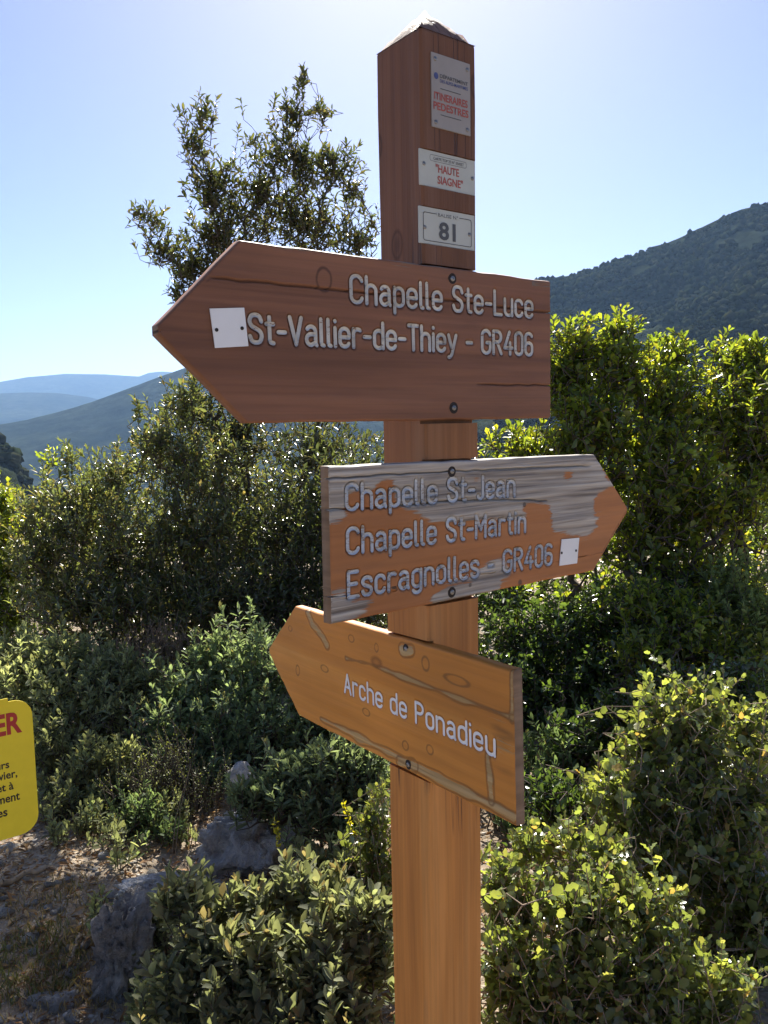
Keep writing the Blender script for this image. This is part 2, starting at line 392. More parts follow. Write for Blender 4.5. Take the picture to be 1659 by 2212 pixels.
# ------------------------------------------------------------------ stroke lettering (routed grooves)
def arc(cx, cy, rx, ry, a0, a1, n=9):
    return [(cx + rx * math.cos(R(a0 + (a1 - a0) * i / n)), cy + ry * math.sin(R(a0 + (a1 - a0) * i / n))) for i in range(n + 1)]
def smooth(p, k=4):
    o = []
    for i in range(len(p) - 1):
        a, b_, c, d = p[max(i - 1, 0)], p[i], p[i + 1], p[min(i + 2, len(p) - 1)]
        for j in range(k):
            t = j / k
            o.append(tuple(.5 * (2 * b_[q] + (c[q] - a[q]) * t + (2 * a[q] - 5 * b_[q] + 4 * c[q] - d[q]) * t * t + (3 * b_[q] - a[q] - 3 * c[q] + d[q]) * t ** 3) for q in (0, 1)))
    return o + [p[-1]]
_S = [(.44, .78), (.37, .95), (.22, 1), (.07, .95), (0, .77), (.07, .60), (.22, .51), (.38, .41), (.44, .24), (.37, .05), (.22, 0), (.07, .05), (0, .22)]
_oval = lambda w, h: arc(w / 2, h - w / 2, w / 2, w / 2, 90, 0) + arc(w / 2, w / 2, w / 2, w / 2, 0, -180) + arc(w / 2, h - w / 2, w / 2, w / 2, 180, 90)
GL = {
 'C': [arc(.23, .77, .23, .23, 15, 180) + arc(.23, .23, .23, .23, 180, 345)],
 'G': [arc(.23, .77, .23, .23, 15, 180) + arc(.23, .23, .23, .23, 180, 360) + [(.46, .47), (.27, .47)]],
 'S': [smooth(_S)], 's': [smooth([(x * .86, y * .7) for x, y in _S])],
 'h': [[(0, 1), (0, 0)], [(0, .42)] + arc(.2, .5, .2, .2, 180, 0) + [(.4, 0)]],
 'n': [[(0, .7), (0, 0)], [(0, .42)] + arc(.2, .5, .2, .2, 180, 0) + [(.4, 0)]],
 'a': [arc(.2, .52, .18, .18, 150, 0) + [(.38, .08), (.42, 0)], [(.38, .41), (.2, .41)] + arc(.19, .205, .19, .205, 90, 270) + [(.38, .1)]],
 'p': [[(0, .7), (0, -.27)], [(0, .45)] + arc(.2, .5, .2, .2, 180, 0) + arc(.2, .2, .2, .2, 0, -180)],
 'd': [[(.4, 1), (.4, 0)], [(.4, .45)] + arc(.2, .5, .2, .2, 0, 180) + arc(.2, .2, .2, .2, 180, 360)],
 'g': [[(.4, .7), (.4, -.05)] + arc(.2, -.08, .2, .18, 0, -155), [(.4, .45)] + arc(.2, .5, .2, .2, 0, 180) + arc(.2, .2, .2, .2, 180, 360)],
 'e': [[(0, .36), (.4, .36)] + arc(.2, .5, .2, .2, 0, 180) + arc(.2, .2, .2, .2, 180, 335)],
 'c': [arc(.19, .5, .19, .2, 15, 180) + arc(.19, .2, .19, .2, 180, 345)],
 'o': [_oval(.4, .7)], '0': [_oval(.42, 1.0)],
 'l': [[(0, 1), (0, .1), (.03, .02), (.1, 0)]],
 't': [[(.11, .95), (.11, .12), (.15, .02), (.25, 0)], [(0, .7), (.26, .7)]],
 '-': [[(0, .42), (.26, .42)]],
 'L': [[(0, 1), (0, 0), (.36, 0)]],
 'u': [[(0, .7)] + arc(.2, .2, .2, .2, 180, 360), [(.4, .7), (.4, 0)]],
 'V': [[(0, 1), (.23, 0), (.46, 1)]],
 'i': [[(0, .7), (0, 0)], [(0, .97), (0.005, .96)]],
 'r': [[(0, .7), (0, 0)], [(0, .42)] + arc(.19, .5, .19, .2, 180, 55)],
 'T': [[(0, 1), (.44, 1)], [(.22, 1), (.22, 0)]],
 'y': [[(0, .7), (.2, .03)], [(.4, .7), (.17, -.1), (.1, -.22), (0, -.25)]],
 'R': [[(0, 0), (0, 1), (.22, 1)] + arc(.22, .76, .22, .24, 90, -90) + [(0, .52)], [(.22, .52), (.45, 0)]],
 'P': [[(0, 0), (0, 1), (.22, 1)] + arc(.22, .75, .22, .25, 90, -90) + [(0, .5)]],
 '4': [[(.3, 1), (0, .28), (.46, .28)], [(.33, .52), (.33, 0)]],
 '6': [arc(.21, .79, .21, .21, 25, 180) + [(0, .4)] + arc(.21, .21, .21, .21, 180, 360) + arc(.21, .38, .21, .18, 0, 180)],
 'J': [[(.28, 1), (.28, .18)] + arc(.14, .16, .14, .16, 0, -165)],
 'M': [[(0, 0), (0, 1), (.26, .35), (.52, 1), (.52, 0)]],
 'E': [[(.38, 1), (0, 1), (0, 0), (.4, 0)], [(0, .52), (.33, .52)]],
 'A': [[(0, 0), (.23, 1), (.46, 0)], [(.08, .33), (.38, .33)]],
}
def split_sharp(sts):
    out = []
    for st in sts:
        cur = [st[0]]
        for i in range(1, len(st)):
            cur.append(st[i])
            if i < len(st) - 1:
                a = np.subtract(st[i], st[i - 1]); b_ = np.subtract(st[i + 1], st[i])
                if np.dot(a, b_) / (np.linalg.norm(a) * np.linalg.norm(b_) + 1e-9) < .72: out.append(cur); cur = [st[i]]
        out.append(cur)
    return out
def strokes_mesh(name, text, mat, origin, xdir, width, cap, sw, lip=0.0011, parent=None):
    """routed letters: concave round-ended channels; origin/xdir in board (s, z), width of the whole line, cap height, stroke width"""
    adv = 0; items = []
    for ch in text:
        if ch == ' ': adv += .40; continue
        w = max(p[0] for st in GL[ch] for p in st)
        items.append((ch, adv)); adv += w + .20
    tot = adv - .20; sx = (width - sw) / tot
    xd = np.array(xdir) / np.linalg.norm(xdir); zd = np.array([-xd[1], xd[0]])
    words = []; last = None
    for gi, (ch, a) in enumerate(items):
        if last is None or a - last > .95: words.append([])
        words[-1].append((ch, a)); last = a
    for wd in words: one_word(name, wd, mat, origin, xd, zd, sx, cap, sw, lip, parent)
def text_segments(text, origin, xdir, width, cap, sw):
    adv = 0; segs = []
    items = []
    for ch in text:
        if ch == ' ': adv += .40; continue
        w = max(p[0] for st in GL[ch] for p in st); items.append((ch, adv)); adv += w + .20
    sx = (width - sw) / (adv - .20)
    xd = np.array(xdir) / np.linalg.norm(xdir); zd = np.array([-xd[1], xd[0]])
    for ch, a in items:
        for st in GL[ch]:
            q = [tuple(np.array(origin) + xd * ((a + p[0]) * sx + sw / 2) + zd * (p[1] * (cap - sw) + sw / 2)) for p in st]
            segs += list(zip(q[:-1], q[1:]))
    return segs
def one_word(name, items, mat, origin, xd, zd, sx, cap, sw, lip, parent):
    Vs, Fs = [], []
    for gi, (ch, a) in enumerate(items):
        for si, st in enumerate(split_sharp(GL[ch])):
            p = np.array([[(a + q[0]) * sx + sw / 2, q[1] * (cap - sw) + sw / 2] for q in st])
            d = np.gradient(p, axis=0); d /= np.linalg.norm(d, axis=1)[:, None] + 1e-9
            nrm = np.stack([-d[:, 1], d[:, 0]], 1)
            prof = np.array([-1, -.62, 0, .62, 1]) * sw / 2; hgt = np.array([0, .62, 1.0, .62, 0]) * lip
            rows = [(p[0] - d[0] * sw * .5, .15, .0), (p[0] - d[0] * sw * .36, .72, .5)] + [(q, 1, None) for q in p] + [(p[-1] + d[-1] * sw * .36, .72, .5), (p[-1] + d[-1] * sw * .5, .15, .0)]
            nn = np.concatenate([[nrm[0]] * 2, nrm, [nrm[-1]] * 2])
            base = sum(len(v) for v in Vs)
            vv = []
            for (q, k, hh), n_ in zip(rows, nn):
                for o_, h_ in zip(prof, hgt):
                    pt = q + n_ * o_ * k
                    w2 = origin[0] + xd[0] * pt[0] + zd[0] * pt[1]; z2 = origin[1] + xd[1] * pt[0] + zd[1] * pt[1]
                    vv.append((w2, (h_ if hh is None else min(h_, lip * hh)) + .0004 - .00006 * (si % 4), z2))
            Vs.append(np.array(vv))
            n = len(rows)
            for i in range(n - 1):
                for j in range(4):
                    k = base + i * 5 + j; Fs.append((k, k + 5, k + 6, k + 1))
    me = mesh_np(name, np.concatenate(Vs), np.array(Fs), mat, smooth=True)
    o = link(name, me, parent); return o

def print_text(name, text, mat, parent, x0, z0, width, height, y=-0.0004, bold=0.0, lines=None):
    """flat printed text from the built-in font, fitted into width x height with its lower left corner at (x0, z0)"""
    cu = bpy.data.curves.new(name, 'FONT'); cu.body = text; cu.size = 1; cu.offset = bold; cu.resolution_u = 3; cu.fill_mode = 'FRONT'
    tmp = bpy.data.objects.new(name, cu); COL.objects.link(tmp)
    dg = bpy.context.evaluated_depsgraph_get()
    me = bpy.data.meshes.new_from_object(tmp.evaluated_get(dg)); bpy.data.objects.remove(tmp); bpy.data.curves.remove(cu)
    n = len(me.vertices); co = np.zeros(n * 3, np.float32); me.vertices.foreach_get('co', co); co = co.reshape(-1, 3)
    lo, hi = co.min(0), co.max(0)
    q = np.stack([x0 + (co[:, 0] - lo[0]) / (hi[0] - lo[0]) * width, np.full(n, y), z0 + (co[:, 1] - lo[1]) / (hi[1] - lo[1]) * height], 1)
    me.vertices.foreach_set('co', q.astype(np.float32).ravel()); me.update()
    me.materials.clear(); me.materials.append(mat); me.name = name
    return link(name, me, parent)

# ------------------------------------------------------------------ flat shapes
def plate_mesh(outline, t, mat_name, bev=0.0):
    """prism from an outline of (x, z) points, front at y = 0, back at y = t"""
    bm = bmesh.new()
    f = [bm.verts.new((x, 0, z)) for x, z in outline]; bk = [bm.verts.new((x, t, z)) for x, z in outline]
    ff = bm.faces.new(f); bm.faces.new(bk[::-1])
    n = len(f)
    for i in range(n): bm.faces.new((f[i], bk[i], bk[(i + 1) % n], f[(i + 1) % n]))
    if bev:
        bmesh.ops.bevel(bm, geom=[e for e in ff.edges], offset=bev, segments=2, affect='EDGES')
    return bm
def rrect(x0, z0, x1, z1, r, n=6):
    o = []
    for cx, cz, a in ((x1 - r, z1 - r, 0), (x0 + r, z1 - r, 90), (x0 + r, z0 + r, 180), (x1 - r, z0 + r, 270)):
        o += arc(cx, cz, r, r, a, a + 90, n)
    return o
def ring_mesh(outer, inner):
    bm = bmesh.new(); a = [bm.verts.new((x, 0, z)) for x, z in outer]; b_ = [bm.verts.new((x, 0, z)) for x, z in inner]
    n = len(a)
    for i in range(n): bm.faces.new((a[i], a[(i + 1) % n], b_[(i + 1) % n], b_[i]))
    return bm
def screw(name, parent, x, z, r, y=0.0, depth=0.0):
    """domed screw head with a cross slot; with depth > 0 it sits on a flat dark disc coloured like a shaded hole"""
    if depth:
        bm = bmesh.new()
        n = 18
        rim = [bm.verts.new((x + r * 1.0 * math.cos(i * 2 * math.pi / n), -.0005, z + r * math.sin(i * 2 * math.pi / n))) for i in range(n)]
        out = [bm.verts.new((x + r * 1.16 * math.cos(i * 2 * math.pi / n), -.0001, z + r * 1.16 * math.sin(i * 2 * math.pi / n))) for i in range(n)]
        c = bm.verts.new((x, -.0003, z))
        for i in range(n):
            bm.faces.new((rim[i], rim[(i + 1) % n], c)); bm.faces.new((out[i], out[(i + 1) % n], rim[(i + 1) % n], rim[i]))
        h = bm_obj('recess_shade_disc', bm, M['hole'], parent)  # nearly flat disc, no real hole; the shade inside is painted dark
        hr = r * .55; yy = -.0006
    else:
        h = parent; hr = r; yy = y
    bm = bmesh.new(); n = 14
    rings = [(1.0, 0.0), (.95, .35), (.7, .62), (.3, .75)]
    prev = None
    for k, hh in rings:
        cur = [bm.verts.new((x + hr * k * math.cos(i * 2 * math.pi / n), yy - hh * hr * .6, z + hr * k * math.sin(i * 2 * math.pi / n))) for i in range(n)]
        if prev:
            for i in range(n): bm.faces.new((prev[i], prev[(i + 1) % n], cur[(i + 1) % n], cur[i]))
        prev = cur
    bm.faces.new([bm.verts.new((x + hr * .3 * math.cos(i * 2 * math.pi / n), yy - .25 * hr, z + hr * .3 * math.sin(i * 2 * math.pi / n))) for i in range(n)])
    return bm_obj(name, bm, M['steel'], h if not depth else parent, True)

# ------------------------------------------------------------------ the signpost
PX, PY, PA, ZS, HC, HW = 0.0842, 1.4710, 0.6383, 2.2855, 0.0627, 0.06
post_root = empty('signpost', (PX, PY, 0))
tag(post_root, 'square wooden hiking signpost with three arrow boards and small plates', 'signpost')
def frame(theta, off, tilt=(0.0, 0.0)):
    """matrix of a board frame: x along the board, -y out of its front, z up, relative to the post root"""
    n = Vector((math.sin(theta), -math.cos(theta), 0)) * off
    return Matrix.Translation(n) @ Matrix.Rotation(theta, 4, 'Z') @ Matrix.Translation((0, 0, tilt[1])) @ Matrix.Rotation(-tilt[0], 4, 'Y') @ Matrix.Translation((0, 0, -tilt[1]))
def on_plane(mw, px, py):
    """pixel -> (s, z) on the front plane of a frame"""
    W = np.array(Matrix.Translation((PX, PY, 0)) @ mw)
    o, nx, ny, nz = W[:3, 3], W[:3, 0], W[:3, 1], W[:3, 2]
    d = ray(px, py); t = ((o - EYE) @ ny) / (d @ ny); q = EYE + d * t - o
    return np.array([q @ nx, q @ nz])
BOARDS = [(0.656, .066, (.0052, 1.790), 1.6644, 1.9159, -.3975, .2420, -.5226, 1.7882, .021),
          (0.7251, .066, (-.0061, 1.475), 1.3547, 1.5947, -.2796, .4046, .5263, 1.4725, .021),
          (-.9648, .066, (.0235, 1.162), 1.0412, 1.2832, -.3948, .2792, -.5272, 1.1620, .019)]

# post body: bevelled square section, pyramid cap, notches where boards and plates are let in
bm = bmesh.new()
def sq(z, h, b_=.004, j=0.0):
    c = []
    for sx_, sy_ in ((-1, -1), (1, -1), (1, 1), (-1, 1)):
        if (sx_ * sy_) > 0: c += [(sx_ * h, sy_ * (h - b_)), (sx_ * (h - b_), sy_ * h)] if sx_ < 0 else [(sx_ * h, sy_ * (h - b_)), (sx_ * (h - b_), sy_ * h)]
        else: c += [(sx_ * (h - b_), sy_ * h), (sx_ * h, sy_ * (h - b_))]
    c.sort(key=lambda p: math.atan2(p[1], p[0]))
    return [bm.verts.new((x + j * .3, y + j, z)) for x, y in c]
prev = None
for z in [-.3] + list(np.linspace(0, ZS - .004, 24)) + [ZS]:
    h = HW + (0.0006 * math.sin(z * 9) if 0 < z < ZS - .01 else 0) - (.0012 if z == ZS else 0)
    cur = sq(z, h, .004)
    if prev:
        for i in range(8): bm.faces.new((prev[i], prev[(i + 1) % 8], cur[(i + 1) % 8], cur[i]))
    else: bm.faces.new(cur[::-1])
    prev = cur
bm.faces.new(prev)
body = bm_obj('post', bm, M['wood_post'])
def cutter(mat4, x0, x1, y0, y1, z0, z1):
    b2 = bmesh.new(); bmesh.ops.create_cube(b2, size=1)
    for v in b2.verts: v.co = Vector(((x0 + x1) / 2 + v.co.x * (x1 - x0), (y0 + y1) / 2 + v.co.y * (y1 - y0), (z0 + z1) / 2 + v.co.z * (z1 - z0)))
    bmesh.ops.transform(b2, matrix=mat4, verts=b2.verts)
    me = bpy.data.meshes.new('cut'); b2.to_mesh(me); b2.free()
    return link('cut', me)
ROTP = Matrix.Rotation(-PA, 4, 'Z')                       # post-local frame (the body object itself is turned by PA)
cuts = []
for th, off, ti, z0, z1, sa, sb, st, zt, tk in BOARDS:
    cuts.append(cutter(ROTP @ frame(th, off, ti), -.3, .3, -.02, tk + .0008, z0 - .006, z1 + .0035))
FRP = frame(PA, HW)                                       # right face of the post
pl2 = [on_plane(FRP, *q) for q in ((908, 317.5), (1028, 348), (1028, 422.6), (908, 397))]
pl3 = [on_plane(FRP, *q) for q in ((907, 442), (1027.4, 466), (1027.4, 542), (907, 522.7))]
pl1 = [on_plane(FRP, *q) for q in ((930, 110.5), (1014, 142), (1014, 296.6), (930, 272))]
def zr(pl): return (pl[2][1] + pl[3][1]) / 2, (pl[0][1] + pl[1][1]) / 2
for pl in (pl2, pl3):
    a, b_ = zr(pl); cuts.append(cutter(ROTP @ FRP, -.1, .1, -.02, .0045, a - .001, b_ + .001))
a, b_ = zr(pl1)
for cobj in cuts:
    md = body.modifiers.new('b', 'BOOLEAN'); md.operation = 'DIFFERENCE'; md.object = cobj; md.solver = 'EXACT'
dg = bpy.context.evaluated_depsgraph_get(); dg.update()
me = bpy.data.meshes.new_from_object(body.evaluated_get(dg)); me.name = 'post'
body.modifiers.clear(); body.data = me
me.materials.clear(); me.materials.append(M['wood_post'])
for cobj in cuts: bpy.data.objects.remove(cobj)
body.parent = post_root; body.rotation_euler = (0, 0, PA)
# cap: a low uneven pyramid
bm = bmesh.new()
n = 9; grid = []
for i in range(n):
    row = []
    for j in range(n):
        u, v_ = i / (n - 1) * 2 - 1, j / (n - 1) * 2 - 1
        m_ = max(abs(u), abs(v_)); z = ZS + HC * (1 - m_) ** .93
        w = .0016 * math.sin(i * 5.1 + j * 3.3) if m_ < .99 else 0
        row.append(bm.verts.new((u * (HW - .0005), v_ * (HW - .0005), z + w + .0004)))
    grid.append(row)
for i in range(n - 1):
    for j in range(n - 1): bm.faces.new((grid[i][j], grid[i + 1][j], grid[i + 1][j + 1], grid[i][j + 1]))
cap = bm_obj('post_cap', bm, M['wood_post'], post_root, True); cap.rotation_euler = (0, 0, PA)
cap['label'] = 'low pyramid top of the post'

# arrow boards -------------------------------------------------------
ENGRAVE = [[], [], []]
def board(i, mat, cracks, wear_fn, part_label):
    th, off, ti, z0, z1, sa, sb, st, zt, tk = BOARDS[i]
    mw = frame(th, off, ti)
    left_tip = st < sa
    ds = .002
    if left_tip:
        cols = np.concatenate([np.linspace(st, sa, int((sa - st) / ds) + 2)[:-1], np.linspace(sa, sb, int((sb - sa) / ds) + 1)])
    else:
        cols = np.concatenate([np.linspace(sa, sb, int((sb - sa) / ds) + 1)[:-1], np.linspace(sb, st, int((st - sb) / ds) + 2)])
    lo = np.interp(cols, *((([st, sa, sb], [zt - .006, z0, z0])) if left_tip else (([sa, sb, st], [z0, z0, zt - .006]))))
    hi = np.interp(cols, *((([st, sa, sb], [zt + .006, z1, z1])) if left_tip else (([sa, sb, st], [z1, z1, zt + .006]))))
    # a wavy sawn edge
    wob = .0008 * np.array([vnoise(c * 30, i * 7.0) for c in cols]); hi = hi + wob; lo = lo + .0008 * np.array([vnoise(c * 26, i * 7.0 + 3) for c in cols])
    cr = sorted(cracks, key=lambda c: np.mean([q[1] for q in c['pts']]))
    O_ = np.zeros_like(cols); anchors = [lo, lo + .0014, lo + .0045]; depth = [O_ + .0045, O_ + .0014, O_]
    segs = []
    for c in cr:
        p = np.array(c['pts']); zc = np.interp(cols, p[:, 0], p[:, 1]); zc = zc + .0012 * np.array([vnoise(s * 45, c['seed']) for s in cols])
        zc = np.clip(zc, lo + .008, hi - .008)
        inr = np.clip(np.minimum(cols - p[0, 0], p[-1, 0] - cols) / .03, 0, 1)
        if c.get('open_l'): inr = np.clip((p[-1, 0] - cols) / .03, 0, 1)
        if c.get('open_r'): inr = np.clip((cols - p[0, 0]) / .03, 0, 1)
        w = c['w'] / 2
        anchors += [zc - w, zc, zc + w]; depth += [np.zeros_like(cols), inr * c['d'], np.zeros_like(cols)]
    anchors += [hi - .0045, hi - .0014, hi]; depth += [O_, O_ + .0014, O_ + .0045]
    rowsz, rowsd = [anchors[0]], [depth[0]]
    for k in range(len(anchors) - 1):
        gap = np.mean(anchors[k + 1] - anchors[k]); nn = max(1, int(round(gap / .002))) if gap > .003 else 1
        for j in range(1, nn + 1):
            t = j / nn
            rowsz.append(anchors[k] * (1 - t) + anchors[k + 1] * t); rowsd.append(depth[k] * (1 - t) + depth[k + 1] * t if nn == 1 else (depth[k + 1] if j == nn else np.zeros_like(cols)))
    Z = np.array(rowsz); D = np.array(rowsd); nr, nc = Z.shape
    S = np.repeat(cols[None], nr, 0)
    # round the front rim: boundary vertices go 1.5 mm back
    Yv = D.copy()
    Yv[:, 0] += .0016; Yv[:, -1] += .0016
    for (sgs, rad, dep_) in ENGRAVE[i]:
        for (p0, p1) in sgs:
            ci = np.where((cols > min(p0[0], p1[0]) - rad - .004) & (cols < max(p0[0], p1[0]) + rad + .004))[0]
            if not len(ci): continue
            c0, c1 = ci[0], ci[-1] + 1
            dd = seg_dist([p0, p1], S[:, c0:c1], Z[:, c0:c1])
            Yv[:, c0:c1] = np.maximum(Yv[:, c0:c1], dep_ * np.clip((rad - dd) / (rad * .30), 0, 1))
    relief = .0005 * fbm(S * 9, Z * 60, i * 3.0, 3)
    wear = np.zeros((nr, nc, 3))
    wr = wear_fn(S, Z, mw); wear[..., 0] = wr[0]; wear[..., 1] = wr[1]
    Yv = Yv + np.clip(relief, -.0006, .0006) * (1 + 1.2 * (wr[0] > .5))
    front = np.stack([S, Yv, Z], -1).reshape(-1, 3)
    idx = np.arange(nr * nc).reshape(nr, nc)
    Fq = [np.stack([idx[:-1, :-1], idx[:-1, 1:], idx[1:, 1:], idx[1:, :-1]], -1).reshape(-1, 4)]
    bd = np.concatenate([idx[0, :], idx[1:, -1], idx[-1, -2::-1], idx[-2:0:-1, 0]])
    nb = len(bd); base = nr * nc
    ring = front[bd].copy(); ring[:, 1] = tk
    Vv = np.concatenate([front, ring]); j = np.arange(nb)
    Fq.append(np.stack([bd[j], base + j, base + (j + 1) % nb, bd[(j + 1) % nb]], -1))
    W3 = np.concatenate([wear.reshape(-1, 3), wear.reshape(-1, 3)[bd] * .6 + .1])
    me = mesh_np('sign_board', Vv, Fq, mat, W3, attr='Wear')
    me.materials.append(M['end_grain'])
    mi = np.zeros(len(Fq[0]) + nb, dtype=np.int32); sd = np.abs(ring[:, 0] - ring[(j + 1) % nb, 0]) < 1e-4; mi[len(Fq[0]):][sd] = 1
    me.polygons.foreach_set('material_index', mi)
    bm = bmesh.new(); bm.from_mesh(me); bm.verts.ensure_lookup_table()
    bm.faces.new([bm.verts[base + k] for k in range(nb)][::-1])
    bmesh.ops.recalc_face_normals(bm, faces=bm.faces); bm.to_mesh(me); bm.free()
    o = link('sign_board', me, post_root); o.matrix_local = mw
    o['label'] = part_label
    return o, mw
def inside(poly, X, Y):
    """signed-ish mask of a polygon, softened"""
    p = np.array(poly); r = np.zeros(X.shape, bool); j = len(p) - 1
    for i in range(len(p)):
        xi, yi = p[i]; xj, yj = p[j]
        c = ((yi > Y) != (yj > Y)) & (X < (xj - xi) * (Y - yi) / (yj - yi + 1e-12) + xi); r ^= c; j = i
    return r.astype(float)
def seg_dist(p, X, Y):
    d = np.full(X.shape, 9.0)
    for (x0, y0), (x1, y1) in zip(p[:-1], p[1:]):
        t = np.clip(((X - x0) * (x1 - x0) + (Y - y0) * (y1 - y0)) / ((x1 - x0) ** 2 + (y1 - y0) ** 2 + 1e-12), 0, 1)
        d = np.minimum(d, np.hypot(X - x0 - t * (x1 - x0), Y - y0 - t * (y1 - y0)))
    return d
def blur(a, n=1):
    for _ in range(n):
        p = np.pad(a, 1, mode='edge'); a = (p[1:-1, 1:-1] * 2 + p[:-2, 1:-1] + p[2:, 1:-1] + p[1:-1, :-2] + p[1:-1, 2:]) / 6
    return a
def px_poly(mw, pts): return [tuple(on_plane(mw, *q)) for q in pts]
def Z3(x, y, ox, oy, k): return ((ox + x * k) / 1.23448, (oy + y * k) / 1.23448)
# board 1: dark, pointing left
mw1 = frame(*BOARDS[0][:3]); mw2 = frame(*BOARDS[1][:3]); mw3 = frame(*BOARDS[2][:3])
MW = (mw1, mw2, mw3)
# board, text, paint, first and last baseline pixel, pixel above the first capital, stroke width, groove depth
LINES = [(0, 'Chapelle Ste-Luce', 'letter_worn', (756, 656.5), (1153, 689.5), (757, 590), .0062, .0030),
         (0, 'St-Vallier-de-Thiey - GR406', 'letter_worn', (537, 744), (1152.5, 771), (537, 674), .0064, .0030),
         (1, 'Chapelle St-Jean', 'letter_grey', (746, 1106), (1114, 1074), (745.5, 1043), .0064, .0034),
         (1, 'Chapelle St-Martin', 'letter_grey', (748, 1201), (1137, 1151.5), (747.5, 1138), .0064, .0034),
         (1, 'Escragnolles - GR406', 'letter_grey', (750, 1296), (1194, 1221.5), (749, 1233), .0064, .0034),
         (2, 'Arche de Ponadieu', 'letter_white', (743, 1497), (1071, 1638.5), (744, 1453), .0056, .0012)]
for bi, text, mat_, a, e, t, sw, dep_ in LINES:
    q0, q1, q2 = on_plane(MW[bi], *a), on_plane(MW[bi], *e), on_plane(MW[bi], *t)
    ENGRAVE[bi].append((text_segments(text, q0, q1 - q0, float(np.linalg.norm(q1 - q0)), float(q2[1] - q0[1]), sw), sw / 2 + .0017, dep_ + .0022))
cr1 = [dict(pts=px_poly(mw1, [(445, 597), (456, 599), (711, 625.6), (915, 641.8), (1200, 677.5)]), w=.0044, d=.014, seed=1, open_r=True, open_l=True),
       dict(pts=px_poly(mw1, [(1027, 829.8), (1110, 831), (1200, 832.6)]), w=.0034, d=.010, seed=2, open_r=True)]
def wear1(S, Z, mw):
    th, off, ti, z0, z1, sa, sb, st, zt, tk = BOARDS[0]
    top = np.clip(1 - (z1 - Z) / .016, 0, 1) * (S > -.38)
    a = top * (.32 + .55 * (fbm(S * 9, Z * 12, 5, 3)))
    a = np.where((S > .19) & (z1 - Z < .016) & (z1 - Z > .004), a + .5, a)
    knot = [on_plane(mw, 700, 604)]
    dk = np.zeros_like(S)
    for k in knot:
        d = np.hypot((S - k[0]) / .013, (Z - k[1]) / .017); dk = np.maximum(dk, np.exp(-((d - 1) / .22) ** 2) * .8)
    dk += .55 * np.clip(fbm(S * 4, Z * 16, 9, 4) - .25, 0, 1)
    return a, dk
b1, _ = board(0, M['wood_dark'], cr1, wear1, 'dark brown arrow board pointing left, Chapelle Ste-Luce and St-Vallier-de-Thiey')
z2 = lambda x, y: Z3(x, y, 840, 1180, .5184)
cr2 = [dict(pts=px_poly(mw2, [z2(*q) for q in ((60, 187), (300, 170), (700, 148), (1100, 133), (1430, 120))]), w=.0036, d=.010, seed=3, open_l=True),
       dict(pts=px_poly(mw2, [z2(*q) for q in ((55, 346), (380, 330), (700, 300), (1080, 296), (1200, 300))]), w=.004, d=.012, seed=4, open_l=True),
       dict(pts=px_poly(mw2, [z2(*q) for q in ((800, 672), (830, 668), (980, 660), (1020, 655))]), w=.003, d=.008, seed=6),
       dict(pts=px_poly(mw2, [z2(*q) for q in ((60, 797), (200, 795), (330, 775))]), w=.0036, d=.010, seed=7, open_l=True)]
GREY = [[(40, 90), (1440, 50), (1540, 225), (1440, 270), (1430, 370), (1485, 385), (1420, 470), (1390, 485), (1340, 475), (1220, 470), (1215, 340), (1180, 315), (1090, 310), (1060, 345), (1115, 405), (1080, 420), (990, 400), (600, 420), (540, 390), (470, 345), (415, 320), (410, 190), (380, 185), (330, 205), (300, 250), (170, 260), (160, 400), (60, 410)],
        [(165, 740), (55, 790), (40, 950), (240, 890), (350, 795), (170, 805)],
        [(598, 860), (590, 800), (700, 720), (800, 690), (900, 610), (980, 590), (1010, 660), (1025, 690), (950, 720), (955, 775)]]
def wear2(S, Z, mw):
    a = np.zeros_like(S)
    for g_ in GREY: a = np.maximum(a, inside(px_poly(mw, [z2(*q) for q in g_]), S, Z))
    for (x, y, rx, ry) in ((1300, 180, .018, .012), (830, 180, .008, .01), (1500, 150, .012, .014)):
        k = on_plane(mw, *z2(x, y)); a = np.where(np.hypot((S - k[0]) / rx, (Z - k[1]) / ry) < 1, 0, a)
    a = blur(a, 50)
    dk = np.zeros_like(S)
    for (x, y, r_) in ((1078, 320, .006), (798, 733, .005), (1055, 720, .007)):
        k = on_plane(mw, *z2(x, y)); dk = np.maximum(dk, np.exp(-(np.hypot(S - k[0], Z - k[1]) / r_) ** 4) * .9)
    return a, dk
b2, _ = board(1, M['wood_worn'], cr2, wear2, 'weathered grey and orange arrow board pointing right, Chapelle St-Jean and Escragnolles')
z4 = lambda x, y: Z3(x, y, 700, 1580, .44605)
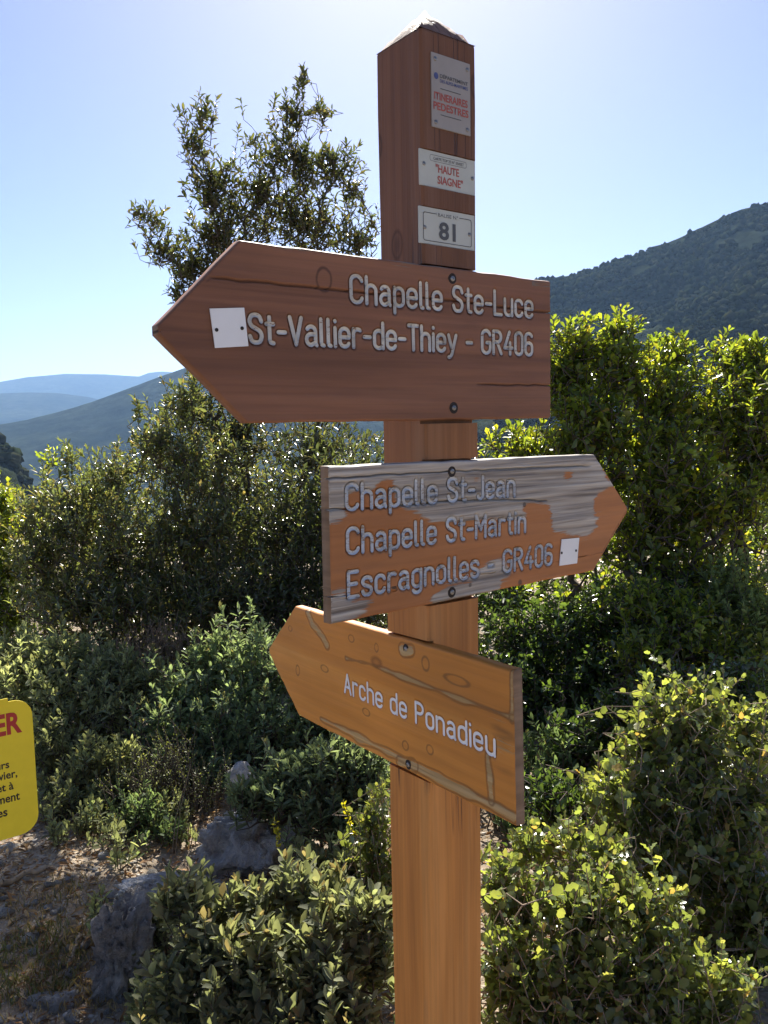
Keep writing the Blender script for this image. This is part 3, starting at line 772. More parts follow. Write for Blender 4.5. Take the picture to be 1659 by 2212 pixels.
def wear3(S, Z, mw):
    a = np.zeros_like(S); dk = np.zeros_like(S)
    def line(pts, w0):
        nonlocal a, dk
        d = seg_dist(px_poly(mw, [z4(*q) for q in pts]), S, Z) + .004 * fbm(S * 20, Z * 20, 2, 2)
        a = np.maximum(a, np.clip(1.25 - d / w0, 0, 1)); dk = np.maximum(dk, np.exp(-((d - w0 * 1.05) / (.0035)) ** 2) * .75)
    line([(500, 395), (640, 425), (900, 530), (1300, 680), (1500, 750)], .004)
    line([(350, 755), (480, 820), (700, 930), (830, 995), (1100, 1135), (1300, 1240), (1500, 1340)], .0075)
    line([(1345, 960), (1360, 1100), (1365, 1250)], .006)
    line([(270, 120), (300, 190), (360, 260), (385, 310)], .008)
    line([(1490, 470), (1490, 760)], .004)
    line([(840, 340), (890, 345)], .010)
    line([(820, 1015), (900, 1035)], .012)
    for (x, y, rx, ry) in ((210, 465, .008, .011), (370, 455, .014, .007), (530, 275, .010, .007), (975, 425, .010, .012), (1160, 525, .03, .008), (855, 915, .009, .008), (620, 715, .012, .007), (1000, 940, .009, .008), (165, 215, .008, .006), (680, 330, .006, .008)):
        k = on_plane(mw, *z4(x, y)); d = np.hypot((S - k[0]) / rx, (Z - k[1]) / ry)
        dk = np.maximum(dk, np.exp(-((d - 1) / .3) ** 2) * .8)
    k = on_plane(mw, *z4(1430, 900))
    a = np.maximum(a, .42 * np.exp(-((S - k[0]) / .035) ** 2 - ((Z - k[1]) / .05) ** 2))
    dk = np.maximum(dk, .5 * np.exp(-((S - k[0]) / .05) ** 2 - ((Z - k[1]) / .07) ** 2) * (.5 + fbm(S * 12, Z * 50, 1, 3)))
    return a, dk
b3, _ = board(2, M['wood_orange'], [], wear3, 'orange arrow board pointing left, Arche de Ponadieu')

for bi, (text, mat_, a, e, t, sw, dep_) in [(l[0], l[1:]) for l in LINES]:
    q0, q1, q2 = on_plane(MW[bi], *a), on_plane(MW[bi], *e), on_plane(MW[bi], *t)
    strokes_mesh('lettering', text, M[mat_], q0, q1 - q0, float(np.linalg.norm(q1 - q0)), float(q2[1] - q0[1]), sw, dep_, (b1, b2, b3)[bi])
# small white waymark plates on boards 1 and 2
def waymark(parent, mw, corners, holes):
    q = px_poly(mw, corners)
    bm = plate_mesh(q, .0014, None); bmesh.ops.translate(bm, vec=(0, -.0024, 0), verts=bm.verts)
    o = bm_obj('waymark_plate', bm, M['plate_white'], parent); o['label'] = 'blank white plate'
    for h in holes:
        k = on_plane(mw, *h); bm = bmesh.new(); n = 12
        vs_ = [bm.verts.new((k[0] + .0026 * math.cos(i * 2 * math.pi / n), -.0032, k[1] + .0026 * math.sin(i * 2 * math.pi / n))) for i in range(n)]
        lo_ = [bm.verts.new((v.co.x, -.0022, v.co.z)) for v in vs_]
        bm.faces.new(vs_)
        for i in range(n): bm.faces.new((vs_[i], vs_[(i + 1) % n], lo_[(i + 1) % n], lo_[i]))
        link('nail', bm_obj('nail', bm, M['hole']).data, parent); bpy.data.objects.remove([x for x in COL.objects if x.name.startswith('nail') and x.parent is None][0])
waymark(b1, mw1, [(451.6, 667), (525.8, 665), (535, 748), (463, 752)], [(466, 713), (521, 709.5)])
waymark(b2, mw2, [(1211.6, 1165), (1249.4, 1161.6), (1244.5, 1216.5), (1206.5, 1222)], [(1211, 1194), (1242, 1189)])
for par, mw, pts, r_ in ((b1, mw1, [(977, 602), (980, 881)], .0085), (b2, mw2, [(976, 1018), (976, 1279)], .0085), (b3, mw3, [(877, 1402), (882, 1652)], .0078)):
    for q in pts:
        k = on_plane(mw, *q); screw('screw', par, k[0], k[1], r_, depth=1)

# the three plates on the post ---------------------------------------
def post_plate(name, pl, mat, recess, label):
    x0 = (pl[0][0] + pl[3][0]) / 2; x1 = (pl[1][0] + pl[2][0]) / 2; z0, z1 = zr(pl)
    bm = plate_mesh(rrect(x0, z0, x1, z1, .0012, 2), .002, None, .0004)
    o = bm_obj(name, bm, mat, post_root); o.matrix_local = frame(PA, HW - recess); o['label'] = label
    return o, x0, z0, x1 - x0, z1 - z0
o, x0, z0, w, h = post_plate('number_plate', pl3, M['plate_cream'], .0025, 'cream plate with the number 81')
T = lambda t, m, fx, fz, fw, fh, b_=0.0: print_text('lettering', t, m, o, x0 + fx * w, z0 + fz * h, fw * w, fh * h, -.0006, b_)
T('81', M['print_grey'], .345, .16, .30, .50, .028); T('BALISE N°', M['print_grey'], .33, .79, .36, .10, .012)
i1 = rrect(x0 + .07 * w, z0 + .08 * h, x0 + .94 * w, z0 + .86 * h, .004); i2 = rrect(x0 + .07 * w + .0012, z0 + .08 * h + .0012, x0 + .94 * w - .0012, z0 + .86 * h - .0012, .0031)
bm = ring_mesh(i1, i2)
bmesh.ops.translate(bm, vec=(0, -.0005, 0), verts=bm.verts); bm_obj('border_line', bm, M['print_grey'], o)
bm = plate_mesh([(x0 + .31 * w, z0 + .80 * h), (x0 + .71 * w, z0 + .80 * h), (x0 + .71 * w, z0 + .90 * h), (x0 + .31 * w, z0 + .90 * h)], .0003, None)
bmesh.ops.translate(bm, vec=(0, -.00055, 0), verts=bm.verts); bm_obj('title_panel', bm, M['plate_cream'], o)
for fx in (.10, .90): screw('screw', o, x0 + fx * w, z0 + .44 * h, .0033, -.0002)
o, x0, z0, w, h = post_plate('route_plate', pl2, M['plate_cream'], .0025, 'cream plate reading HAUTE SIAGNE in red')
T('"HAUTE', M['print_red'], .28, .43, .42, .235, .02); T('SIAGNE"', M['print_red'], .31, .12, .46, .235, .02)
T('CARTE TOP 25 N° 3543ET', M['print_grey'], .24, .765, .55, .085, .008)
i1 = rrect(x0 + .18 * w, z0 + .72 * h, x0 + .84 * w, z0 + .90 * h, .0035); i2 = rrect(x0 + .18 * w + .0006, z0 + .72 * h + .0006, x0 + .84 * w - .0006, z0 + .90 * h - .0006, .003)
bm = ring_mesh(i1, i2); bmesh.ops.translate(bm, vec=(0, -.0005, 0), verts=bm.verts); bm_obj('border_line', bm, M['print_grey'], o)
for fx, fz in ((.08, .60), (.95, .48)): screw('screw', o, x0 + fx * w, z0 + fz * h, .0033, -.0002)
o, x0, z0, w, h = post_plate('department_plate', pl1, M['plate_veiled'], -.0025, 'pale plate reading ITINERAIRES PEDESTRES in red')
T('ITINERAIRES', M['print_red'], .06, .375, .86, .105, .02); T('PEDESTRES', M['print_red'], .04, .24, .90, .105, .02)
T('DÉPARTEMENT', M['print_grey'], .21, .685, .72, .062, .01); T('DES ALPES-MARITIMES', M['print_blue'], .21, .62, .72, .045, .012)
for fz in (.535, .18):
    bm = plate_mesh([(x0 + .22 * w, z0 + fz * h), (x0 + .74 * w, z0 + fz * h), (x0 + .74 * w, z0 + (fz + .009) * h), (x0 + .22 * w, z0 + (fz + .009) * h)], .0003, None)
    bmesh.ops.translate(bm, vec=(0, -.0005, 0), verts=bm.verts); bm_obj('rule_line', bm, M['print_grey'], o)
bm = plate_mesh([(x0 + .115 * w + .0045 * math.cos(a_ * math.pi / 10), z0 + .695 * h + .0052 * math.sin(a_ * math.pi / 10)) for a_ in range(20)], .0003, None)
bmesh.ops.translate(bm, vec=(0, -.0005, 0), verts=bm.verts); bm_obj('round_emblem', bm, M['print_blue'], o)
for fx, fz in ((.10, .92), (.92, .91), (.10, .07), (.91, .075)): screw('screw', o, x0 + fx * w, z0 + fz * h, .0035, -.0002)

# ------------------------------------------------------------------ yellow notice at the left edge
YTH, YD = 0.64, 2.15
yc = P(78, 1660, YD)                                     # right edge of the panel
ys = empty('notice_sign', (yc[0] - .36 * math.cos(YTH), yc[1] - .36 * math.sin(YTH), float(ground_z(yc[0] - .36, yc[1] - .3))))
tag(ys, 'yellow notice sign with red and black lettering at the left edge', 'sign')
Wy = Matrix.Translation((yc[0], yc[1], 0)) @ Matrix.Rotation(YTH, 4, 'Z')
def y_plane(px, py):
    A = np.array(Wy); d = ray(px, py); t = ((A[:3, 3] - EYE) @ A[:3, 1]) / (d @ A[:3, 1]); q = EYE + d * t - A[:3, 3]
    return np.array([q @ A[:3, 0], q[2]])
yl = Matrix.Translation(-Vector(ys.location)) @ Wy
zc = lambda x, y: ((0 + x * .18540) / 1.23448, (1850 + y * .18540) / 1.23448)
xr_ = y_plane(*zc(540, 1500))[0]; zt_ = y_plane(*zc(250, 88))[1]; zb_ = y_plane(*zc(230, 2050))[1]
bm = plate_mesh(rrect(xr_ - .72, zb_, xr_, zt_, .047, 8), .0025, None, .0006)
panel = bm_obj('panel', bm, M['yellow'], ys); panel.matrix_local = yl
qa = y_plane(*zc(0, 98)); qb = y_plane(*zc(105, 78))
bm = plate_mesh([(xr_ - .70, qb[1] - .0125), (qb[0] + .002, qb[1] - .0125), (qb[0], qb[1] + .003), (xr_ - .70, qb[1] + .003)], .003, None, .0006)
bmesh.ops.translate(bm, vec=(0, -.0035, 0), verts=bm.verts)
o = bm_obj('top_flap', bm, M['yellow'], panel)
def ytext(t, m, left, base, right, topy, b_):
    a = y_plane(*zc(left, base)); e = y_plane(*zc(right, base)); tt = y_plane(*zc((left + right) / 2, topy))
    print_text('lettering', t, m, panel, a[0], a[1], e[0] - a[0], tt[1] - y_plane(*zc((left + right) / 2, base))[1], -.0005, b_)
def yword(t, m, x0_, y0_, x1_, y1_, top_dy, b_):
    """(x0,y0) baseline left, (x1,y1) baseline right, top_dy pixels from baseline to top"""
    a = y_plane(*zc(x0_, y0_)); e = y_plane(*zc(x1_, y1_)); tt = y_plane(*zc(x0_, y0_ - top_dy))
    print_text('lettering', t, m, panel, a[0], (a[1] + e[1]) / 2, e[0] - a[0], tt[1] - a[1], -.0005, b_)
yword('ER', M['sign_red'], -75, 632, 320, 552, 318, .034)
yword('urs', M['sign_black'], -60, 1108, 135, 1068, 78, .02)
yword('vier,', M['sign_black'], -20, 1272, 252, 1215, 130, .02)
yword('et à', M['sign_black'], -45, 1430, 198, 1372, 112, .02)
yword('ment', M['sign_black'], -40, 1602, 288, 1525, 108, .02)
yword('es', M['sign_black'], -40, 1796, 110, 1755, 92, .02)
bm = bmesh.new(); bmesh.ops.create_cube(bm, size=1)
for v in bm.verts: v.co = Vector((v.co.x * .035 - .36, v.co.y * .035 + .0218, zt_ / 2 - .05 + v.co.z * (zt_ + .05)))
bmesh.ops.bevel(bm, geom=list(bm.edges), offset=.004, segments=2, affect='EDGES')
o = bm_obj('stake', bm, M['steel'], ys); o.matrix_local = yl

# ------------------------------------------------------------------ vegetation
def unit(a): return a / (np.linalg.norm(a, axis=-1, keepdims=True) + 1e-9)
def tmpl_long():                                          # folded lance leaf: u along, v across, w out of plane
    V = np.array([(0, 0, 0), (.30, -.42, .05), (.30, 0, -.03), (.30, .42, .05), (.68, -.40, .03), (.68, 0, -.05), (.68, .40, .03), (1, 0, -.10)])
    return V, [np.array([(0, 1, 2), (0, 2, 3), (4, 7, 5), (5, 7, 6)]), np.array([(1, 4, 5, 2), (2, 5, 6, 3)])]
def tmpl_round():                                         # obovate leaf
    V = np.array([(0, 0, 0), (.35, -.34, .04), (.35, 0, -.03), (.35, .34, .04), (.72, -.52, .06), (.72, 0, -.05), (.72, .52, .06), (1, 0, -.05)])
    return V, [np.array([(0, 1, 2), (0, 2, 3), (4, 7, 5), (5, 7, 6)]), np.array([(1, 4, 5, 2), (2, 5, 6, 3)])]
def tmpl_oak():                                           # small leaf with a toothed, wavy rim
    V = [(0, 0, 0)]; us = [.14, .30, .46, .62, .80]; ws = [.34, .50, .44, .52, .34]
    for i, (u, w) in enumerate(zip(us, ws)):
        k = .07 * (1 if i % 2 else -.4); V += [(u + .04, -w, k), (u, 0, -.02), (u + .04, w, k + .02)]
    V.append((1.0, 0, -.05)); V = np.array(V)
    q = []
    for i in range(4):
        a = 1 + i * 3; q += [(a, a + 3, a + 4, a + 1), (a + 1, a + 4, a + 5, a + 2)]
    return V, [np.array([(0, 1, 2), (0, 2, 3), (13, 16, 14), (14, 16, 15)]), np.array(q)]
def tmpl_small():
    V = np.array([(0, 0, 0), (.5, -.5, .05), (.5, .5, .05), (1, 0, -.06)])
    return V, [np.array([(0, 1, 2), (1, 3, 2)])]
def tmpl_oval():
    V = np.array([(0, 0, 0), (.25, -.34, .05), (.25, 0, -.02), (.25, .34, .05), (.62, -.48, .05), (.62, 0, -.05), (.62, .48, .05), (.90, -.24, .0), (.90, 0, -.08), (.90, .24, .0), (1, 0, -.11)])
    return V, [np.array([(0, 1, 2), (0, 2, 3), (7, 10, 8), (8, 10, 9)]), np.array([(1, 4, 5, 2), (2, 5, 6, 3), (4, 7, 8, 5), (5, 8, 9, 6)])]
TM = {'oval': tmpl_oval(), 'long': tmpl_long(), 'round': tmpl_round(), 'oak': tmpl_oak(), 'small': tmpl_small()}

def leaf_mesh(name, pos, d, nrm, L, Wd, col, shape, mat):
    V, Fs = TM[shape]; n = len(pos); k = len(V)
    side = unit(np.cross(nrm, d)); nn = np.cross(d, side)
    VV = pos[:, None] + d[:, None] * (V[None, :, :1] * L[:, None, None]) + side[:, None] * (V[None, :, 1:2] * Wd[:, None, None]) + nn[:, None] * (V[None, :, 2:3] * L[:, None, None])
    off = (np.arange(n) * k)[:, None, None]
    FF = [(f[None] + off).reshape(-1, f.shape[1]) for f in Fs]
    return mesh_np(name, VV.reshape(-1, 3), FF, mat, np.repeat(col, k, 0), smooth=True)

def tubes(name, A, B, ra, rb, mat, sides=5):
    d = unit(B - A); ref = np.where(np.abs(d[:, 2:3]) > .9, np.array([[1., 0, 0]]), np.array([[0, 0, 1.]]))
    s = unit(np.cross(d, ref)); t = np.cross(d, s)
    ang = np.arange(sides) * 2 * math.pi / sides
    c = np.cos(ang)[None, :, None]; sn = np.sin(ang)[None, :, None]
    ring = s[:, None] * c + t[:, None] * sn
    V = np.concatenate([A[:, None] + ring * ra[:, None, None], B[:, None] + d[:, None] * rb[:, None, None] * .4 + ring * rb[:, None, None]], 1)
    n = len(A); k = 2 * sides; j = np.arange(sides); jn = (j + 1) % sides
    f = np.stack([j, jn, jn + sides, j + sides], -1)
    F_ = (f[None] + (np.arange(n) * k)[:, None, None]).reshape(-1, 4)
    return mesh_np(name, V.reshape(-1, 3), F_, mat, smooth=True)

def sample_lobes(lobes, n, shell=.42, loose=(.28, 1.45)):
    """lobes: (px, py, Y, rx_px, ry_px, depth_ratio, weight); points fill each lobe, denser towards its skin"""
    w = np.array([l[3] * l[4] * l[6] for l in lobes], float); cnt = np.maximum(1, (w / w.sum() * n).astype(int))
    pts, outs = [], []
    for l, c in zip(lobes, cnt):
        ctr = P(l[0], l[1], l[2]); k = l[2] / F_PX
        rr = np.array([l[3] * k, l[3] * k * l[5], l[4] * k])
        u = unit(rng.standard_normal((c, 3))); r = rng.random(c) ** shell * np.where(rng.random(c) < loose[0], rng.uniform(1, loose[1], c), 1)
        lump = 1 + .34 * vnoise(u[:, 0] * 3 + l[0], u[:, 1] * 3 + l[1], u[:, 2] * 3)
        pts.append(ctr + u * rr * (r * lump)[:, None]); outs.append(u * np.array([1, 1, 1.0]))
    return np.concatenate(pts), np.concatenate(outs)

def plant(name, label, cat, base, lobes, ntips, sp, group=None, stems=None, seed=0, kids=300, twig_jit=.5):
    """a shrub or tree: stems and branches grown to reach twig tips spread through the lobes, leaves round each twig"""
    global rng
    rng = np.random.default_rng(1000 + seed)
    base = np.array(base, float)
    tips, outw = sample_lobes(lobes, ntips, sp.get('shell', .42), sp.get('loose', (.28, 1.45)))
    sk = rng.random(len(tips)) < sp.get('skirt', .22); g0 = ground_z(tips[:, 0], tips[:, 1])
    tips[:, 2] = np.where(sk, g0 + .06 + (tips[:, 2] - g0) * rng.random(len(tips)), tips[:, 2])
    gz = ground_z(tips[:, 0], tips[:, 1]); ok = tips[:, 2] > gz + .04; tips, outw = tips[ok], outw[ok]
    up = np.array([0, 0, 1.])
    axis = unit(outw * sp.get('out', .7) + up * sp.get('up', .8) + rng.standard_normal(tips.shape) * sp.get('rand', .45))
    root = empty(name, base)
    tag(root, label, cat, group)
    # skeleton
    tl = sp['twig']
    start = tips - axis * tl * rng.uniform(.8, 1.3, (len(tips), 1))
    nodes = [base.copy()]; par = [-1]
    for s in (stems or []):
        prev = 0; s = [base] + [np.array(q) for q in s]
        for a, b_ in zip(s[:-1], s[1:]):
            m = 5
            for j in range(1, m + 1):
                q = a + (b_ - a) * j / m + rng.standard_normal(3) * .012 * np.linalg.norm(b_ - a) * (j < m)
                nodes.append(q); par.append(prev); prev = len(nodes) - 1
    order = np.argsort(np.linalg.norm(start - base, axis=1))
    N = np.zeros((len(nodes) + len(tips) * 4 + 4, 3)); N[:len(nodes)] = nodes; cnt = len(nodes); PR = list(par)
    D0 = np.zeros(len(N)); D0[:cnt] = np.linalg.norm(N[:cnt] - base, axis=1)
    tip_node = []
    for i in order:
        q = start[i]; dq = np.linalg.norm(q - base)
        dd = np.linalg.norm(N[:cnt] - q, axis=1) + 2.0 * np.clip(D0[:cnt] - dq * .97, 0, None)
        j = int(np.argmin(dd)); a = N[j]; L = np.linalg.norm(q - a)
        prev = j; steps = 1 if L < .12 else (2 if L < .4 else 3)
        sag = up * L * rng.uniform(-.04, .14)
        for s in range(1, steps + 1):
            t = s / steps
            N[cnt] = a + (q - a) * t - sag * 4 * t * (1 - t) * (1 if s < steps else 0) + (rng.standard_normal(3) * L * .05 if s < steps else 0)
            D0[cnt] = np.linalg.norm(N[cnt] - base); PR.append(prev); prev = cnt; cnt += 1
        N[cnt] = tips[i]; D0[cnt] = dq; PR.append(prev); cnt += 1
    N = N[:cnt]; PR = np.array(PR); load = np.zeros(cnt); ischild = np.ones(cnt, bool)
    has = np.zeros(cnt, bool); has[PR[1:]] = True; load[~has] = 1
    for i in range(cnt - 1, 0, -1): load[PR[i]] += load[i]
    rad = sp['r0'] * np.maximum(load, 1) ** sp.get('pipe', .42)
    rad = np.minimum(rad, sp.get('rmax', .09))
    e = np.arange(1, cnt); pa = PR[1:]
    rp = np.minimum(rad[pa], rad[e] * 1.6)
    off = base
    tm = tubes('trunk' if cat == 'tree' else 'branches', N[pa] - off, N[e] - off, rp, rad[e] * .92, sp.get('bark', M['bark']))
    link(tm.name, tm, root)
    # leaves
    k = sp['leaves']; nt_ = len(tips)
    t = np.tile(np.linspace(.12, 1.0, k), (nt_, 1)) + rng.uniform(-.04, .04, (nt_, k))
    keep = rng.random((nt_, k)) < sp.get('keep', .92)
    ax = np.repeat(axis[:, None], k, 1); pos = start[:, None] + (tips - start)[:, None] * t[..., None]
    ref = unit(np.cross(ax, np.array([.31, .2, .93]))); ref2 = np.cross(ax, ref)
    ph = np.arange(k)[None] * 2.39996 + rng.uniform(0, 6.28, (nt_, 1)) + rng.uniform(-.4, .4, (nt_, k))
    radial = ref * np.cos(ph)[..., None] + ref2 * np.sin(ph)[..., None]
    phi = np.radians(sp.get('ang0', 68) + (sp.get('ang1', 28) - sp.get('ang0', 68)) * t + rng.normal(0, 12, (nt_, k)))
    d = unit(ax * np.cos(phi)[..., None] + radial * np.sin(phi)[..., None] + rng.standard_normal(pos.shape) * .12)
    nrm = ax * np.sin(phi)[..., None] - radial * np.cos(phi)[..., None] + rng.standard_normal(pos.shape) * sp.get('nj', .35) + up * sp.get('flat', .45)
    nrm = unit(nrm - d * np.sum(nrm * d, -1, keepdims=True))
    L = sp['L'] * rng.uniform(.5, 1.25, (nt_, k)) * (1 - .35 * np.clip(t - .8, 0, 1) / .2)
    Wd = L * sp['ratio'] * rng.uniform(.8, 1.2, (nt_, k))
    pal = np.array(sp['pal']) * sp.get('gain', 1.75); pw = np.array(sp.get('pw', [1] * len(pal)), float); pw /= pw.sum()
    tone = rng.uniform(.8, 1.2, (nt_, 1, 1))
    col = pal[rng.choice(len(pal), (nt_, k), p=pw)] * rng.uniform(.75, 1.25, (nt_, k, 1)) * tone
    if sp.get('young'):
        yk = (t > .82) & (rng.random((nt_, 1)) < sp['young'][1]); col = np.where(yk[..., None], np.array(sp['young'][0]) * rng.uniform(.8, 1.2, (nt_, k, 1)), col)
    m_ = keep.ravel(); pos, d, nrm, L, Wd, col = [a.reshape((-1,) + a.shape[2:])[m_] for a in (pos, d, nrm, L, Wd, col)]
    gz = ground_z(pos[:, 0], pos[:, 1]); m_ = pos[:, 2] > gz + .01; pos, d, nrm, L, Wd, col = [a[m_] for a in (pos, d, nrm, L, Wd, col)]
    # the leaves that show largest become parts of their own: the frontmost leaf in each cell of the picture
    px, py, dep = to_px(pos + d * L[:, None] * .5)
    size = L * F_PX / dep * np.clip(np.abs(np.sum(nrm * unit(pos - EYE), 1)) + .25, 0, 1)
    vis = (px > 0) & (px < 1659) & (py > 0) & (py < 2212)
    cell = max(6, float(np.median(L * F_PX / dep)) * .45)
    key = (np.floor(px / cell) * 4000 + np.floor(py / cell)).astype(int)
    o_ = np.lexsort((dep, key)); o_ = o_[vis[o_]]
    first = np.concatenate([[True], key[o_][1:] != key[o_][:-1]]) if len(o_) else np.zeros(0, bool)
    cand = o_[first]; cand = cand[np.argsort(-size[cand])][:kids]
    rest = np.ones(len(pos), bool); rest[cand] = False
    cm = leaf_mesh('crown', pos[rest] - off, d[rest], nrm[rest], L[rest], Wd[rest], col[rest], sp['shape'], sp['mat'])
    crown = link('crown' if cat == 'tree' else 'foliage', cm, root); crown['kind'] = 'stuff'
    if len(cand):
        q = 16; order2 = cand[np.argsort(col[cand] @ np.array([1, .3, .2]))]
        variants = []
        for gch in np.array_split(order2, min(q, len(order2))):
            c0 = col[gch].mean(0); variants.append(leaf_mesh('leaf', np.zeros((1, 3)), np.array([[1., 0, 0]]), np.array([[0, 0, 1.]]), np.ones(1), np.ones(1), c0[None], sp['shape'], sp['mat']))
            me = variants[-1]
            for i in gch:
                sd = np.cross(nrm[i], d[i]); sd /= np.linalg.norm(sd) + 1e-9; n2 = np.cross(d[i], sd)
                o = bpy.data.objects.new('leaf', me); COL.objects.link(o); o.parent = root
                pl = pos[i] - off
                o.matrix_local = Matrix(((d[i][0] * L[i], sd[0] * Wd[i], n2[0] * L[i], pl[0]), (d[i][1] * L[i], sd[1] * Wd[i], n2[1] * L[i], pl[1]), (d[i][2] * L[i], sd[2] * Wd[i], n2[2] * L[i], pl[2]), (0, 0, 0, 1)))
    return root

def GZ(x, y): return float(ground_z(np.array(x), np.array(y)))
def base_at(px, Y, dx=0):
    q = P(px, 1500, Y); return (q[0] + dx, Y, GZ(q[0] + dx, Y))
OLIVE = dict(shape='long', mat=M['leaf_gloss'], L=.060, ratio=.34, leaves=11, twig=.15, r0=.0019, ang0=72, ang1=30, up=.9, out=.6, rand=.45,
             pal=[(.075, .085, .030), (.055, .068, .026), (.095, .088, .036), (.048, .060, .030), (.12, .095, .04)], pw=[3, 3, 2, 2, .6])
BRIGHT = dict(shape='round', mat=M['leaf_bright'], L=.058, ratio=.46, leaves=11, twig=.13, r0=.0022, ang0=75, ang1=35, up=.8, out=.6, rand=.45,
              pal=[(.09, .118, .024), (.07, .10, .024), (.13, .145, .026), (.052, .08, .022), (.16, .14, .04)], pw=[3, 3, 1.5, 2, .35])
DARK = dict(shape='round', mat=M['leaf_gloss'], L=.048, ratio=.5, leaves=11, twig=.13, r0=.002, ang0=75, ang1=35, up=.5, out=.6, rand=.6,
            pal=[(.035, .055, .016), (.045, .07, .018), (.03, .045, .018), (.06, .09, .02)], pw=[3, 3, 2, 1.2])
OAK = dict(shape='oak', mat=M['leaf_oak'], L=.036, ratio=.60, leaves=13, twig=.19, r0=.0015, ang0=72, ang1=35, up=1.0, out=.55, rand=.5, nj=.65, loose=(.45, 1.7), shell=.6, keep=.85, bark=M['twig'],
           pal=[(.080, .105, .040), (.10, .125, .046), (.065, .088, .038), (.115, .125, .055), (.15, .11, .05)], pw=[3, 3, 2, 1.2, .3])
FELT = dict(shape='oval', mat=M['leaf_felt'], loose=(.4, 1.6), L=.046, ratio=.40, leaves=13, twig=.10, r0=.0018, ang0=80, ang1=18, up=1.3, out=.5, rand=.35, nj=.2,
            pal=[(.112, .124, .074), (.132, .144, .086), (.095, .105, .068), (.148, .152, .092)], pw=[3, 3, 2, 1.2], young=((.17, .16, .08), .25))
def S(base, **kw): d = dict(base); d.update(kw); return d

# tall evergreen tree behind the upper board
b = base_at(610, 6.4)
plant('evergreen_tree', 'tall open evergreen tree rising against the sky behind the upper arrow board', 'tree', b,
      [(440, 235, 6.3, 34, 40, .8, .8), (418, 300, 6.3, 40, 50, .8, .8), (395, 240, 6.3, 22, 22, .8, .5), (455, 390, 6.3, 55, 70, .9, 1), (655, 165, 6.4, 16, 38, .8, .9), (625, 235, 6.4, 40, 50, .8, .8), (690, 235, 6.4, 40, 26, .8, .8),
       (640, 330, 6.4, 75, 75, .8, 1), (560, 290, 6.3, 22, 26, .8, .5), (520, 215, 6.3, 8, 10, .8, .5), (560, 400, 6.5, 110, 90, .8, 1), (720, 340, 6.4, 70, 60, .8, .8), (765, 400, 6.4, 36, 50, .8, .8), (800, 465, 6.4, 22, 26, .8, .7), (770, 510, 6.4, 55, 50, .8, .9), (660, 470, 6.5, 120, 80, .8, 1.0),
       (480, 500, 6.4, 110, 80, .8, 1.1), (330, 470, 6.3, 36, 36, .8, .8), (296, 450, 6.2, 20, 24, .8, .8), (350, 535, 6.3, 50, 40, .8, .9), (420, 570, 6.3, 80, 50, .8, 1), (385, 622, 6.2, 36, 24, .8, .9), (450, 640, 6.3, 60, 40, .8, .8),
       (600, 660, 6.5, 180, 130, .7, .08), (430, 860, 6.2, 60, 60, .8, .9), (520, 930, 6.2, 110, 80, .8, 1.1), (700, 960, 6.3, 140, 80, .8, 1.0), (620, 1080, 6.2, 200, 120, .7, .9)],
      1850, S(OLIVE, gain=1.25, leaves=11, r0=.0019, pipe=.43, rmax=.055, shell=.55, skirt=.04, L=.062, pal=[(.060, .070, .030), (.048, .058, .026), (.085, .075, .034), (.045, .055, .030), (.10, .085, .045)]),
      stems=[[P(600, 1250, 6.4), P(560, 900, 6.4), P(520, 600, 6.4), P(440, 320, 6.3)], [P(625, 1250, 6.4), P(690, 900, 6.5), P(715, 560, 6.4), P(650, 240, 6.4)], [P(600, 1200, 6.4), P(720, 850, 6.4), P(750, 600, 6.4), P(780, 440, 6.4)], [P(560, 1150, 6.4), P(430, 700, 6.3), P(340, 490, 6.3)]], seed=1)
# broad shrubs on the left
plant('evergreen_shrub', 'broad olive green evergreen shrub with glinting leaves left of the signpost', 'shrub', base_at(300, 5.5),
      [(150, 1075, 5.6, 110, 75, .8, 1), (150, 975, 5.6, 40, 26, .8, .8), (240, 1010, 5.6, 60, 60, .8, .9), (330, 930, 5.7, 55, 70, .8, .9), (300, 880, 5.7, 26, 36, .8, .6), (390, 870, 5.8, 60, 60, .8, .9), (420, 980, 5.7, 100, 80, .8, 1), (260, 1150, 5.4, 160, 110, .7, 1.1), (90, 1190, 5.4, 90, 110, .7, 1), (430, 1140, 5.5, 150, 120, .7, 1.1), (200, 1280, 5.2, 180, 80, .7, 1.1), (420, 1280, 5.2, 160, 80, .7, 1.1)],
      2100, S(OLIVE, L=.058, rmax=.03, gain=1.9, pal=[(.078, .088, .036), (.062, .074, .032), (.095, .09, .042), (.052, .064, .034), (.13, .10, .045)]), stems=[[P(280, 1300, 5.4), P(150, 1100, 5.6)], [P(320, 1280, 5.5), P(340, 980, 5.7)], [P(330, 1300, 5.4), P(460, 1120, 5.6)]], seed=2)
plant('evergreen_shrub', 'dense dark evergreen shrub between the tall tree and the signpost', 'shrub', base_at(690, 5.3),
      [(640, 1120, 5.6, 150, 100, .7, 1), (760, 1080, 5.5, 100, 140, .7, 1), (700, 1240, 5.3, 160, 110, .7, 1), (560, 1270, 5.2, 120, 100, .7, 1), (800, 1220, 5.4, 110, 120, .7, .8)],
      1500, S(OLIVE, L=.054, rmax=.03, pal=[(.055, .066, .026), (.045, .055, .024), (.07, .068, .03), (.04, .05, .026)], pw=None) | {'pw': [3, 3, 2, 2]}, stems=[[P(660, 1200, 5.5), P(640, 1050, 5.6)], [P(720, 1250, 5.3), P(780, 1020, 5.5)]], seed=3)
